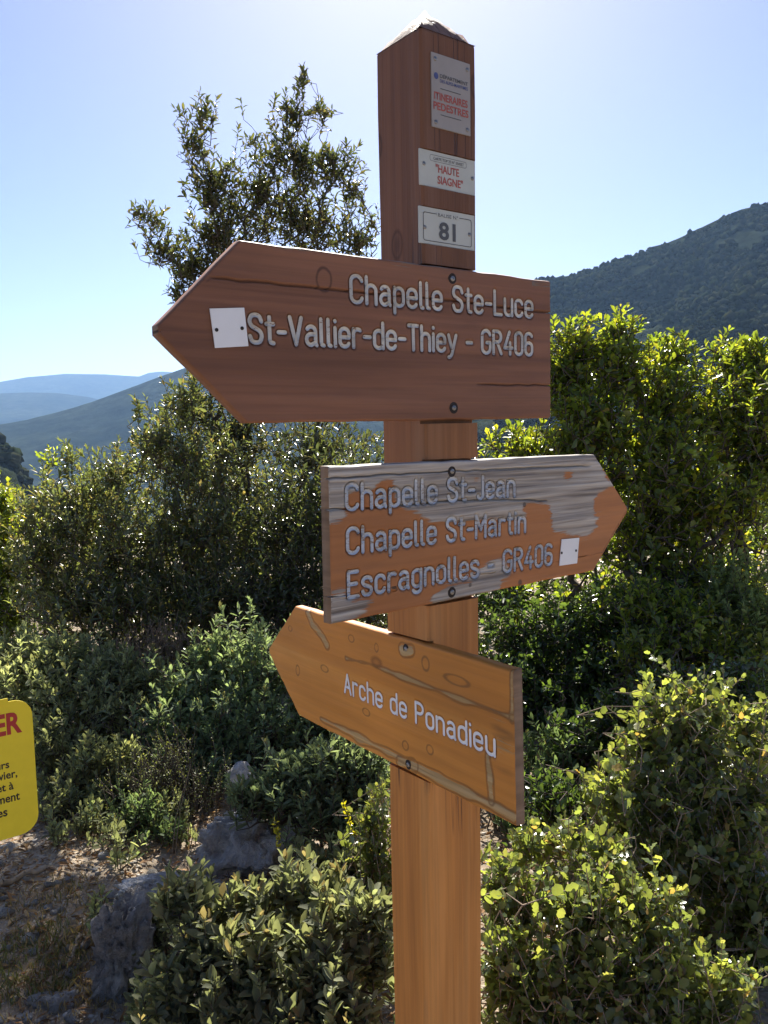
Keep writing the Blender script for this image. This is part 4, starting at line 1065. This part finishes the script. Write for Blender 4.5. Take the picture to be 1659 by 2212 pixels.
plant('green_shrub', 'bright green shrub at the left edge behind the olive green shrub', 'shrub', base_at(-30, 6.6),
      [(0, 1075, 6.6, 45, 50, .8, 1), (105, 985, 6.9, 30, 34, .8, .5), (10, 1180, 6.5, 80, 110, .8, 1), (-20, 1300, 6.3, 110, 110, .8, 1)],
      620, S(BRIGHT, L=.055, rmax=.03), seed=4)
# large bright shrub on the right
plant('broadleaf_shrub', 'large bright yellow green shrub to the right of the upper boards', 'shrub', base_at(1330, 5.2),
      [(1335, 710, 5.2, 55, 50, .8, 1), (1260, 740, 5.2, 75, 60, .8, 1), (1210, 800, 5.2, 80, 90, .8, 1), (1340, 790, 5.1, 80, 70, .8, 1), (1450, 765, 5.3, 50, 55, .8, 1), (1430, 850, 5.1, 90, 90, .8, 1), (1580, 765, 5.3, 60, 55, .8, 1), (1640, 810, 5.2, 70, 80, .8, 1), (1550, 870, 5.1, 110, 110, .8, 1), (1640, 960, 5.0, 90, 130, .8, 1),
       (1270, 920, 5.0, 120, 110, .8, 1), (1120, 960, 5.2, 90, 60, .8, .9), (1430, 990, 4.9, 150, 110, .8, 1), (1560, 1080, 4.9, 130, 90, .8, .9), (1400, 1120, 4.9, 130, 90, .8, .9), (1470, 1220, 4.8, 110, 60, .8, .8)],
      2400, S(BRIGHT, r0=.0034, rmax=.05, gain=1.55), stems=[[P(1300, 1280, 5.1), P(1250, 1050, 5.1), P(1290, 800, 5.2)], [P(1310, 1250, 5.1), P(1430, 1090, 4.95), P(1600, 960, 5.0)], [P(1300, 1260, 5.1), P(1400, 1000, 5.0), P(1450, 820, 5.2)]], seed=5)
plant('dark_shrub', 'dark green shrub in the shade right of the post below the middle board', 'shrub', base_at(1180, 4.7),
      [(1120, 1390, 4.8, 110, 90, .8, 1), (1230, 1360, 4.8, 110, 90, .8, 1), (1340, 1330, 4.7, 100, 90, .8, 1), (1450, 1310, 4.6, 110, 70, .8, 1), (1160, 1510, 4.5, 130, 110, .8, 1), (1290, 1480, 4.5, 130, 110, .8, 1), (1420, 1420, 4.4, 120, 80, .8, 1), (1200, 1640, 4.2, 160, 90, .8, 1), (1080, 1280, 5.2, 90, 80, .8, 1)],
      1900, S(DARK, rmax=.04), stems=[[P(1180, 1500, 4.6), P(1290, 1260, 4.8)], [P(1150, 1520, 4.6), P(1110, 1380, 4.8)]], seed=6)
plant('leafy_shrub', 'small fresh green shrub below the point of the middle board', 'shrub', base_at(1420, 4.1),
      [(1390, 1290, 4.4, 80, 55, .8, 1), (1470, 1330, 4.3, 90, 70, .8, 1), (1560, 1390, 4.2, 90, 60, .8, 1), (1400, 1390, 4.2, 90, 50, .8, .9)],
      420, S(BRIGHT, L=.046, rmax=.02, mat=M['leaf_bright']), seed=7)
plant('rock_rose', 'pale sunlit grey green shrub at the right edge', 'shrub', base_at(1610, 4.4),
      [(1600, 1250, 4.5, 90, 60, .8, 1), (1560, 1300, 4.5, 70, 60, .8, 1), (1640, 1330, 4.3, 80, 80, .8, 1), (1640, 1440, 4.2, 70, 80, .8, 1)],
      420, S(FELT, L=.048, rmax=.02, pal=[(.12, .15, .06), (.14, .17, .07), (.10, .125, .06)], pw=[1, 1, 1]), seed=8)
# rock rose shrubs on the left
plant('rock_rose', 'low sunlit grey green shrub above the yellow notice', 'shrub', base_at(80, 4.5),
      [(40, 1400, 4.5, 90, 50, .8, 1), (130, 1420, 4.4, 100, 60, .8, 1), (230, 1440, 4.4, 90, 55, .8, 1), (60, 1480, 4.2, 120, 60, .8, 1), (190, 1500, 4.2, 120, 60, .8, 1), (310, 1450, 4.4, 60, 60, .8, .8)],
      820, S(FELT, rmax=.02, gain=2.1), seed=9)
plant('rock_rose', 'shaded grey green shrub left of the lower board', 'shrub', base_at(500, 4.1),
      [(460, 1400, 4.3, 60, 60, .8, 1), (560, 1430, 4.2, 110, 90, .8, 1), (420, 1480, 4.2, 90, 70, .8, 1), (540, 1550, 4.0, 130, 80, .8, 1), (380, 1580, 4.0, 100, 80, .8, 1), (700, 1480, 4.2, 130, 110, .8, .8), (480, 1640, 3.9, 130, 60, .8, 1), (760, 1600, 4.0, 110, 90, .8, .8)],
      1250, S(FELT, rmax=.02, pal=[(.08, .105, .065), (.095, .12, .07), (.07, .09, .06)], pw=[1, 1, 1], gain=2.2), seed=10)
plant('rock_rose', 'small upright grey green shrub right of the yellow notice', 'shrub', base_at(210, 3.7),
      [(110, 1600, 3.9, 60, 60, .8, 1), (160, 1760, 3.6, 70, 40, .8, .8), (280, 1760, 3.55, 70, 50, .8, .8), (190, 1640, 3.7, 50, 55, .8, 1), (250, 1650, 3.7, 55, 60, .8, 1), (215, 1720, 3.6, 70, 50, .8, .8), (120, 1700, 3.7, 40, 40, .8, .6), (330, 1700, 3.6, 60, 50, .8, .7)],
      470, S(FELT, rmax=.012), seed=11)
plant('rock_rose', 'rounded grey green shrub over the boulder below the lower board', 'shrub', base_at(690, 2.95),
      [(620, 1680, 3.0, 90, 60, .8, 1), (700, 1660, 3.0, 90, 60, .8, 1), (780, 1660, 3.0, 70, 80, .8, 1), (550, 1710, 2.95, 60, 34, .8, 1), (690, 1735, 2.9, 70, 40, .8, 1), (770, 1760, 2.9, 60, 70, .8, 1)],
      520, S(FELT, skirt=.03, L=.045, rmax=.016, pal=[(.09, .115, .075), (.11, .135, .085), (.08, .10, .065)], pw=[1, 1, 1], gain=1.7), seed=12)
plant('rock_rose', 'large felted grey green shrub in the left foreground beside the post', 'shrub', base_at(600, 2.12),
      [(385, 1930, 2.1, 60, 50, .8, 1), (470, 1960, 2.1, 60, 45, .8, 1), (560, 1930, 2.15, 60, 50, .8, 1), (640, 1905, 2.2, 60, 50, .8, 1), (730, 1960, 2.1, 90, 70, .8, 1), (700, 1890, 2.3, 50, 36, .8, .9), (800, 2010, 2.05, 60, 90, .8, 1), (430, 2060, 2.0, 90, 70, .8, 1), (560, 2050, 2.0, 110, 80, .8, 1), (680, 2080, 1.98, 110, 80, .8, 1), (380, 2170, 1.95, 90, 70, .8, 1), (540, 2180, 1.9, 130, 80, .8, 1), (720, 2190, 1.9, 120, 80, .8, 1), (600, 2280, 1.9, 260, 60, .8, .8)],
      800, S(FELT, L=.046, ratio=.46, twig=.07, leaves=12, rmax=.010, r0=.0014, pal=[(.115, .128, .080), (.135, .146, .092), (.098, .108, .072), (.15, .155, .10)], young=((.17, .135, .08), .3), gain=1.3), seed=13)
plant('rock_rose', 'trailing grey green tuft on the slope in front of the grey boulder', 'shrub', base_at(600, 2.75),
      [(700, 1850, 2.75, 60, 40, .8, 1), (770, 1870, 2.65, 60, 60, .8, 1)],
      110, S(FELT, L=.043, rmax=.01), seed=14)
# small evergreen oaks in the right foreground
plant('kermes_oak', 'tall twiggy evergreen oak bush with small toothed leaves at the lower right', 'shrub', base_at(1500, 2.75),
      [(1440, 1500, 2.75, 70, 55, .8, 1), (1520, 1490, 2.75, 80, 50, .8, 1), (1390, 1580, 2.7, 80, 60, .8, 1), (1500, 1590, 2.7, 90, 70, .8, 1), (1620, 1560, 2.75, 70, 90, .8, 1), (1340, 1680, 2.6, 90, 60, .8, 1), (1460, 1700, 2.6, 100, 80, .8, 1), (1590, 1700, 2.6, 100, 90, .8, 1), (1420, 1800, 2.5, 120, 80, .8, .9), (1560, 1830, 2.5, 120, 90, .8, .9), (1640, 1950, 2.4, 100, 120, .8, .8)],
      800, S(OAK, L=.037, rmax=.012), stems=[[P(1450, 1800, 2.65), P(1440, 1640, 2.7), P(1460, 1480, 2.75)], [P(1560, 1800, 2.6), P(1610, 1560, 2.75)]], seed=15)
plant('kermes_oak', 'spreading evergreen oak bush with small toothed leaves right of the post base', 'shrub', base_at(1260, 2.05),
      [(1085, 1880, 2.2, 36, 60, .8, 1), (1080, 2060, 2.0, 36, 90, .8, 1), (1130, 1810, 2.3, 60, 50, .8, 1), (1230, 1790, 2.3, 60, 40, .8, 1), (1310, 1830, 2.25, 80, 50, .8, 1), (1120, 1930, 2.15, 80, 70, .8, 1), (1250, 1930, 2.1, 110, 80, .8, 1), (1390, 1940, 2.1, 100, 80, .8, 1), (1130, 2070, 2.0, 90, 80, .8, 1), (1270, 2080, 2.0, 120, 80, .8, 1), (1430, 2080, 2.0, 120, 90, .8, 1), (1560, 2120, 2.0, 110, 90, .8, .8), (1180, 2200, 1.95, 130, 70, .8, 1), (1380, 2210, 1.95, 150, 70, .8, 1)],
      760, S(OAK, L=.033, rmax=.010, twig=.15), seed=16)
plant('kermes_oak', 'slim evergreen oak sprig pressed against the left side of the post', 'shrub', base_at(800, 2.6),
      [(815, 1700, 2.6, 26, 30, .8, 1), (800, 1770, 2.6, 40, 45, .8, 1), (820, 1850, 2.55, 40, 60, .8, 1), (830, 1950, 2.5, 30, 60, .8, .8)],
      110, S(OAK, L=.033, rmax=.008, gain=1.4), seed=17)
# small plants on the stony slope
for i, (px, py, sz, lab) in enumerate([(255, 1815, 46, 'small leafy sprout beside the fallen twigs above the brown stone'), (120, 1800, 30, 'tiny green sprout beside the white stone'), (215, 1985, 42, 'low leafy tuft left of the rough rock'), (262, 1870, 30, 'thin sprout standing over the pale brown stone'), (345, 1750, 30, 'dark sprout at the foot of the shaded shrub')]):
    q = ground_hit(px, py + sz * .9); Y = q[1]
    plant('sprout', lab, 'plant', (q[0], q[1], GZ(q[0], q[1])), [(px, py, Y, sz, sz * .9, .9, 1)], 16, S(FELT, L=.038, twig=.06, leaves=9, rmax=.005), seed=30 + i, group='sprouts on the slope', kids=40)
# undergrowth that closes the gaps beneath and behind
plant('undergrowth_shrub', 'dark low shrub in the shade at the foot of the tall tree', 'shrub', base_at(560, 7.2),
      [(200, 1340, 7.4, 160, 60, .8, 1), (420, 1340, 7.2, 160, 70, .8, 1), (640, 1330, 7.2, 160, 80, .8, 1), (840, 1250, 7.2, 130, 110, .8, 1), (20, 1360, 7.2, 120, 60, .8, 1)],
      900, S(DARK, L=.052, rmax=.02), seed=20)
plant('undergrowth_shrub', 'dark undergrowth behind the bright shrub on the right', 'shrub', base_at(1380, 6.6),
      [(1080, 1180, 6.6, 130, 110, .8, 1), (1250, 1150, 6.6, 150, 130, .8, 1), (1440, 1150, 6.6, 160, 130, .8, 1), (1620, 1150, 6.6, 140, 130, .8, 1), (1350, 1280, 6.4, 260, 80, .8, 1), (1620, 1260, 6.2, 120, 70, .8, 1)],
      1100, S(DARK, L=.055, rmax=.03, pal=[(.05, .075, .02), (.06, .09, .022), (.04, .06, .02), (.08, .11, .025)]), seed=21)
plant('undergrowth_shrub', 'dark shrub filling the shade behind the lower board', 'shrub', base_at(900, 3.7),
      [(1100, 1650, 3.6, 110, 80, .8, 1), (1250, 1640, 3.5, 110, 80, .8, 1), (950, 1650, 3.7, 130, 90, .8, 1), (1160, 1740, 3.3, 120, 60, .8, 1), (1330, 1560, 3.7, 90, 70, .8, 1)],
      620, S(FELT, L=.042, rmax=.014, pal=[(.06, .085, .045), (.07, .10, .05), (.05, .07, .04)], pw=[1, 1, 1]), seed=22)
plant('dry_shrub', 'brown dry twiggy shrub at the foot of the olive green shrub', 'shrub', base_at(350, 4.75),
      [(340, 1375, 4.8, 70, 45, .8, 1), (420, 1390, 4.8, 50, 40, .8, .8), (280, 1400, 4.8, 50, 40, .8, .8)],
      240, S(FELT, shape='small', L=.020, ratio=.35, leaves=9, twig=.09, mat=M['leaf_dry'], bark=M['twig'], rmax=.008, pal=[(.16, .10, .065), (.20, .13, .08), (.12, .085, .05)], pw=[1, 1, 1], young=None), seed=23, kids=0)
plant('heather', 'fine leaved yellow green heath twigs left of the boulder', 'shrub', base_at(330, 3.55),
      [(370, 1600, 3.6, 80, 50, .8, 1), (330, 1660, 3.5, 90, 60, .8, 1), (430, 1680, 3.5, 70, 60, .8, 1), (390, 1760, 3.4, 60, 70, .8, .8)],
      300, S(FELT, shape='small', L=.014, ratio=.4, leaves=14, twig=.12, rmax=.006, mat=M['grass'], pal=[(.10, .125, .04), (.12, .135, .05), (.085, .10, .04)], pw=[1, 1, 1], young=None), seed=24, kids=0)
plant('rock_rose', 'dark tuft hanging over the ground between boulder and rough rock', 'shrub', base_at(330, 3.2),
      [(300, 1740, 3.3, 60, 50, .8, 1), (380, 1810, 3.2, 60, 50, .8, 1), (300, 1850, 3.1, 40, 30, .8, .8)],
      130, S(FELT, L=.036, rmax=.008, pal=[(.06, .085, .045), (.07, .10, .05), (.05, .07, .04)], pw=[1, 1, 1]), seed=25)

# ------------------------------------------------------------------ rocks and stones
rng = np.random.default_rng(77)
def rock_mesh(seed, size, sub=4, cuts=9, rough=.10, mat=None):
    r = np.random.default_rng(seed)
    bm = bmesh.new(); bmesh.ops.create_icosphere(bm, subdivisions=sub, radius=1)
    V = np.array([v.co[:] for v in bm.verts]); F_ = np.array([[v.index for v in f.verts] for f in bm.faces]); bm.free()
    for _ in range(cuts):
        n = unit(r.standard_normal(3)); h = r.uniform(.55, .9); d = V @ n; V = V - np.outer(np.clip(d - h, 0, None) * .94, n)
    n0 = unit(V)
    ns = fbm(V[:, 0] * 1.7 + seed, V[:, 1] * 1.7, V[:, 2] * 1.7, 6, .62)
    rg = 1 - np.abs(fbm(V[:, 0] * 3.1, V[:, 1] * 3.1 + seed, V[:, 2] * 3.1, 5, .6)) * 2
    fn = fbm(V[:, 0] * 7 + seed, V[:, 1] * 7, V[:, 2] * 7, 4, .6)
    V = V + n0 * (rough * (.7 * ns + .25 * rg + .42 * fn))[:, None]
    return mesh_np('rock', V * np.array(size), F_, mat, smooth=sub < 3)
def rock(name, label, cat, px, py, Y, w_px, h_px, dep, mat, seed, rot=0, rough=.10, sub=4, group=None, tilt=0):
    """centre pixel, distance, size in pixels"""
    k = Y / F_PX; q = P(px, py, Y)
    me = rock_mesh(seed, (w_px * k / 2 * 1.12, w_px * k / 2 * dep, h_px * k / 2 * 1.12), sub, 15, rough, mat)
    z = GZ(q[0], q[1]); bot = min(q[2] - h_px * k * .5, z - .01)
    o = link(name, me, None, (q[0], q[1], q[2])); o.rotation_euler = (0, tilt, rot); tag(o, label, cat, group); return o
rock('boulder', 'big pale grey pointed boulder half hidden by the rounded shrub', 'rock', 535, 1825, 3.1, 290, 240, .7, M['rock'], 11, .4, .30, 5, tilt=-.35)
rock('boulder', 'grey boulder tip in shade behind the pointed boulder', 'rock', 530, 1690, 3.5, 80, 90, .7, M['rock'], 12, .2, .14)
rock('boulder', 'low grey slab running left from the pointed boulder', 'rock', 400, 1925, 2.75, 230, 90, .6, M['rock'], 13, .1, .28, 5, tilt=.1)
rock('boulder', 'rough dark broken rock left of the foreground shrub', 'rock', 262, 2085, 2.35, 160, 250, .7, M['rock_rough'], 51, .9, .45, 5)
rock('boulder', 'flat grey rock half buried at the bottom left', 'rock', 145, 2195, 2.28, 190, 100, .7, M['rock_rough'], 15, .2, .3, 5)
rock('stone', 'white angular stone at the left edge under the yellow notice', 'stone', 28, 1845, 3.2, 76, 66, .8, M['rock_pale'], 16, .3, .10)
rock('stone', 'angular brown grey stone lying beside the thin sprout', 'stone', 187, 1932, 2.95, 82, 66, .8, M['rock'], 17, .7, .10)
rock('stone', 'small upright pale stone behind the brown grey stone', 'stone', 172, 1880, 3.1, 22, 40, .8, M['rock_pale'], 18, .2, .1)
rock('stone', 'flat pale stone in front of the brown grey stone', 'stone', 142, 1980, 2.75, 52, 34, .8, M['rock_pale'], 19, .2, .1)
rock('stone', 'dark rounded stone near the bottom left', 'stone', 80, 2092, 2.5, 66, 54, .8, M['rock_rough'], 20, .2, .14)
rock('stone', 'pale round stone beside the dark rounded stone', 'stone', 112, 2112, 2.48, 44, 34, .8, M['rock'], 21, .9, .1)
rock('stone', 'pale flat stone at the left edge below the stick', 'stone', 8, 2005, 2.75, 36, 26, .8, M['rock_pale'], 22, .9, .1)
rock('stone', 'pale rock lying in the lower left corner', 'stone', 30, 2235, 2.2, 130, 70, .8, M['rock_pale'], 23, .9, .14)
pm = [rock_mesh(100 + i, (1, .8, .6), 2, 7, .12, M[['rock', 'rock_pale', 'rock_rough', 'rock']][i % 4] if False else M[('rock', 'rock_pale', 'rock_rough', 'rock')[i % 4]]) for i in range(8)]
k = 0
while k < 110:
    px, py = rng.uniform(-10, 330), rng.uniform(1850, 2212)
    q = ground_hit(px, py); r_ = rng.uniform(.009, .024) * rng.choice([1, 1, 1.5])
    o = link('pebble', pm[k % 8], None, (q[0], q[1], GZ(q[0], q[1]) + r_ * .15)); o.scale = (r_, r_, r_); o.rotation_euler = (rng.uniform(-.3, .3), rng.uniform(-.3, .3), rng.uniform(0, 6))
    tag(o, 'small limestone pebble lying on the stony path', 'pebble', 'pebbles on the path'); k += 1
# gravel, litter and grass: nobody could count them
def scatter(n, x0, x1, y0, y1):
    X, Y = rng.uniform(x0, x1, n), rng.uniform(y0, y1, n); return np.stack([X, Y, ground_z(X, Y)], -1)
c = scatter(8000, -1.9, .4, 1.8, 4.0); r_ = rng.uniform(.002, .008, len(c)) * rng.choice([1, 1, 1.6], len(c))
Vv = IV[None] * (1 + .25 * rng.standard_normal((len(c), len(IV), 1))) * r_[:, None, None] * np.array([1, 1, .6]) + c[:, None]
cc = np.array([(.30, .27, .23), (.40, .37, .33), (.22, .19, .16), (.33, .25, .18)])[rng.integers(0, 4, len(c))]
m_, nt_, b_ = new_mat('gravel'); a_ = nd(nt_, 'ShaderNodeAttribute', attribute_name='Col'); nt_.links.new(a_.outputs['Color'], b_.inputs['Base Color']); b_.inputs['Roughness'].default_value = .9
o = link('gravel', mesh_np('gravel', Vv.reshape(-1, 3), (IF[None] + (np.arange(len(c)) * len(IV))[:, None, None]).reshape(-1, 3), m_, np.repeat(cc, len(IV), 0))); tag(o, 'fine gravel scattered over the path', 'gravel', kind='stuff')
c = scatter(16000, -2.2, 1.2, 1.7, 4.6); c[:, 2] += rng.uniform(.002, .018, len(c))
d = unit(np.stack([rng.standard_normal(len(c)), rng.standard_normal(len(c)), rng.normal(.1, .3, len(c))], -1)); nr_ = unit(np.stack([rng.normal(0, .45, len(c)), rng.normal(0, .45, len(c)), np.ones(len(c))], -1)); nr_ = unit(nr_ - d * np.sum(nr_ * d, -1, keepdims=True))
L = rng.uniform(.018, .045, len(c)); pal = np.array([(.26, .15, .07), (.34, .21, .10), (.18, .11, .06), (.40, .29, .16), (.22, .17, .11)])
o = link('leaf_litter', leaf_mesh('leaf_litter', c, d, nr_, L, L * rng.uniform(.2, .45, len(c)), pal[rng.integers(0, 5, len(c))] * rng.uniform(.7, 1.2, (len(c), 1)), 'long', M['leaf_dry'])); tag(o, 'brown fallen leaves and straw on the slope', 'leaf litter', kind='stuff')
def grass(name, label, px, py, rpx, n, h0, h1, pal):
    q = ground_hit(px, py); rr = rpx * q[1] / F_PX
    a_, r2 = rng.uniform(0, 6.28, n), rr * np.sqrt(rng.random(n)); X, Y = q[0] + r2 * np.cos(a_), q[1] + r2 * np.sin(a_) * 1.3
    c = np.stack([X, Y, ground_z(X, Y)], -1); d = unit(np.stack([rng.normal(0, .4, n), rng.normal(0, .4, n), np.ones(n)], -1)); nr_ = unit(np.cross(d, unit(rng.standard_normal((n, 3)))))
    L = rng.uniform(h0, h1, n); pal = np.array(pal)
    o = link(name, leaf_mesh(name, c, d, nr_, L, np.full(n, .0022), pal[rng.integers(0, len(pal), n)] * rng.uniform(.8, 1.2, (n, 1)), 'long', M['grass'])); tag(o, label, 'grass', kind='stuff')
grass('grass', 'green grass tuft at the left edge of the path', 70, 2090, 110, 900, .012, .045, [(.17, .20, .09), (.20, .22, .11), (.27, .24, .13)])
grass('dry_grass', 'dry straw coloured grass between the stones', 200, 2080, 130, 550, .012, .05, [(.34, .26, .14), (.42, .33, .19), (.25, .19, .10)])
grass('dry_grass', 'dry grass tuft below the stick', 110, 1985, 110, 350, .012, .045, [(.30, .22, .12), (.16, .16, .07), (.38, .30, .17)])
grass('dry_grass', 'dry grass in the bottom left corner', 120, 2260, 170, 450, .012, .045, [(.38, .30, .18), (.45, .36, .22), (.28, .21, .12)])
# a dead stick and thin stalks
def stalk(name, label, cat, pts, r0, r1, mat, group=None, leafy=None, seed=0):
    root = empty(name, pts[0]); tag(root, label, cat, group)
    p = [np.array(q) for q in pts]; A, B, ra, rb = [], [], [], []
    m = []
    for a, b_ in zip(p[:-1], p[1:]):
        for j in range(6): m.append(a + (b_ - a) * j / 6 + rng.normal(0, r0 * .5, 3))
    m.append(p[-1]); m = np.array(m) - p[0]; t = np.linspace(0, 1, len(m)); rr = r0 + (r1 - r0) * t
    tm = tubes('stem', m[:-1], m[1:], rr[:-1], rr[1:], mat, 7); link('stem', tm, root)
    if leafy:
        n = leafy[0]; tt = rng.uniform(.45, 1, n); pos = np.stack([np.interp(tt, t, m[:, i]) for i in range(3)], -1)
        d = unit(rng.standard_normal((n, 3)) + np.array([0, 0, .9])); nr_ = unit(np.cross(d, rng.standard_normal((n, 3)))); L = rng.uniform(.010, .020, n)
        o = link('foliage', leaf_mesh('foliage', pos, d, nr_, L, L * .5, np.tile(np.array(leafy[1]), (n, 1)) * rng.uniform(.8, 1.2, (n, 1)), 'long', M['leaf_bright']), root); o['kind'] = 'stuff'
    return root
a, b_ = ground_hit(-25, 1945), ground_hit(132, 1893)
stalk('dead_stick', 'pale dead stick lying on the ground below the white stone', 'stick', [a + [0, 0, .03], (a + b_) / 2 + [0, .03, .045], b_ + [0, 0, .03]], .013, .005, M['twig'])
a, b_ = ground_hit(150, 2090), ground_hit(172, 2035)
stalk('dead_stick', 'short grey bent twig beside the dark rounded stone', 'stick', [a + [0, 0, .02], (a + b_) / 2 + [.01, 0, .045], b_ + [0, 0, .03]], .005, .003, M['twig'])
for i, (x0, y0, x1, y1, Y) in enumerate([(365, 1850, 400, 1690, 2.95), (372, 1850, 412, 1650, 2.95)]):
    stalk('dry_stalk', 'thin straight pale stalk left of the pointed boulder', 'stalk', [P(x0, y0 + 60, Y), P((x0 + x1) / 2 - 3, (y0 + y1) / 2, Y), P(x1, y1, Y)], .0014, .0008, M['twig'], 'pale stalks by the boulder')
stalk('flower_spike', 'yellow green leafy spike in front of the rounded shrub', 'plant', [P(778, 1860, 2.6), P(765, 1800, 2.6), P(740, 1735, 2.6)], .0022, .001, M['bark'], None, (70, (.22, .22, .03)))
stalk('flower_spike', 'thin yellow green spike in front of the pointed boulder', 'plant', [P(622, 1900, 2.6), P(605, 1830, 2.6), P(595, 1775, 2.6)], .0018, .0008, M['bark'], None, (40, (.20, .20, .04)))

# more scrub closing the wall of foliage
plant('evergreen_shrub', 'olive scrub standing behind the broad olive green shrub on the left', 'shrub', base_at(300, 7.0),
      [(120, 1090, 7.0, 90, 80, .8, 1), (230, 1060, 7.0, 90, 80, .8, 1), (330, 1000, 7.0, 80, 90, .8, 1), (420, 930, 7.0, 70, 100, .8, 1), (480, 1040, 7.0, 120, 110, .8, 1), (180, 1200, 6.8, 170, 100, .8, 1), (380, 1190, 6.8, 170, 110, .8, 1), (560, 1190, 6.8, 150, 110, .8, 1)],
      1500, S(OLIVE, L=.060, rmax=.03, gain=1.9), seed=40)
plant('dark_shrub', 'dark twiggy scrub between the yellow notice and the pointed boulder', 'shrub', base_at(230, 3.35),
      [(120, 1720, 3.5, 50, 40, .8, 1), (200, 1780, 3.35, 60, 50, .8, 1), (290, 1800, 3.3, 70, 60, .8, 1), (370, 1780, 3.35, 60, 60, .8, 1), (410, 1840, 3.2, 40, 40, .8, .8), (230, 1840, 3.15, 50, 34, .8, .7)],
      330, S(FELT, L=.034, rmax=.008, gain=1.7), seed=41)
plant('rock_rose', 'grey green scrub around the slab in front of the pointed boulder', 'shrub', base_at(350, 2.5),
      [(330, 1980, 2.5, 40, 36, .8, 1), (420, 1900, 2.6, 50, 30, .8, .8), (300, 2060, 2.35, 30, 40, .8, .6), (320, 2180, 2.1, 50, 50, .8, 1)],
      90, S(FELT, L=.040, rmax=.006, gain=1.6), seed=42)
plant('leafy_shrub', 'fresh green shrub between the dark shrub and the tall oak bush', 'shrub', base_at(1300, 3.4),
      [(1250, 1600, 3.5, 80, 60, .8, 1), (1330, 1540, 3.5, 80, 60, .8, 1), (1430, 1480, 3.5, 90, 50, .8, 1), (1200, 1720, 3.1, 90, 60, .8, 1), (1580, 1470, 3.5, 90, 60, .8, 1)],
      420, S(DARK, L=.04, rmax=.012, gain=1.7), seed=43)
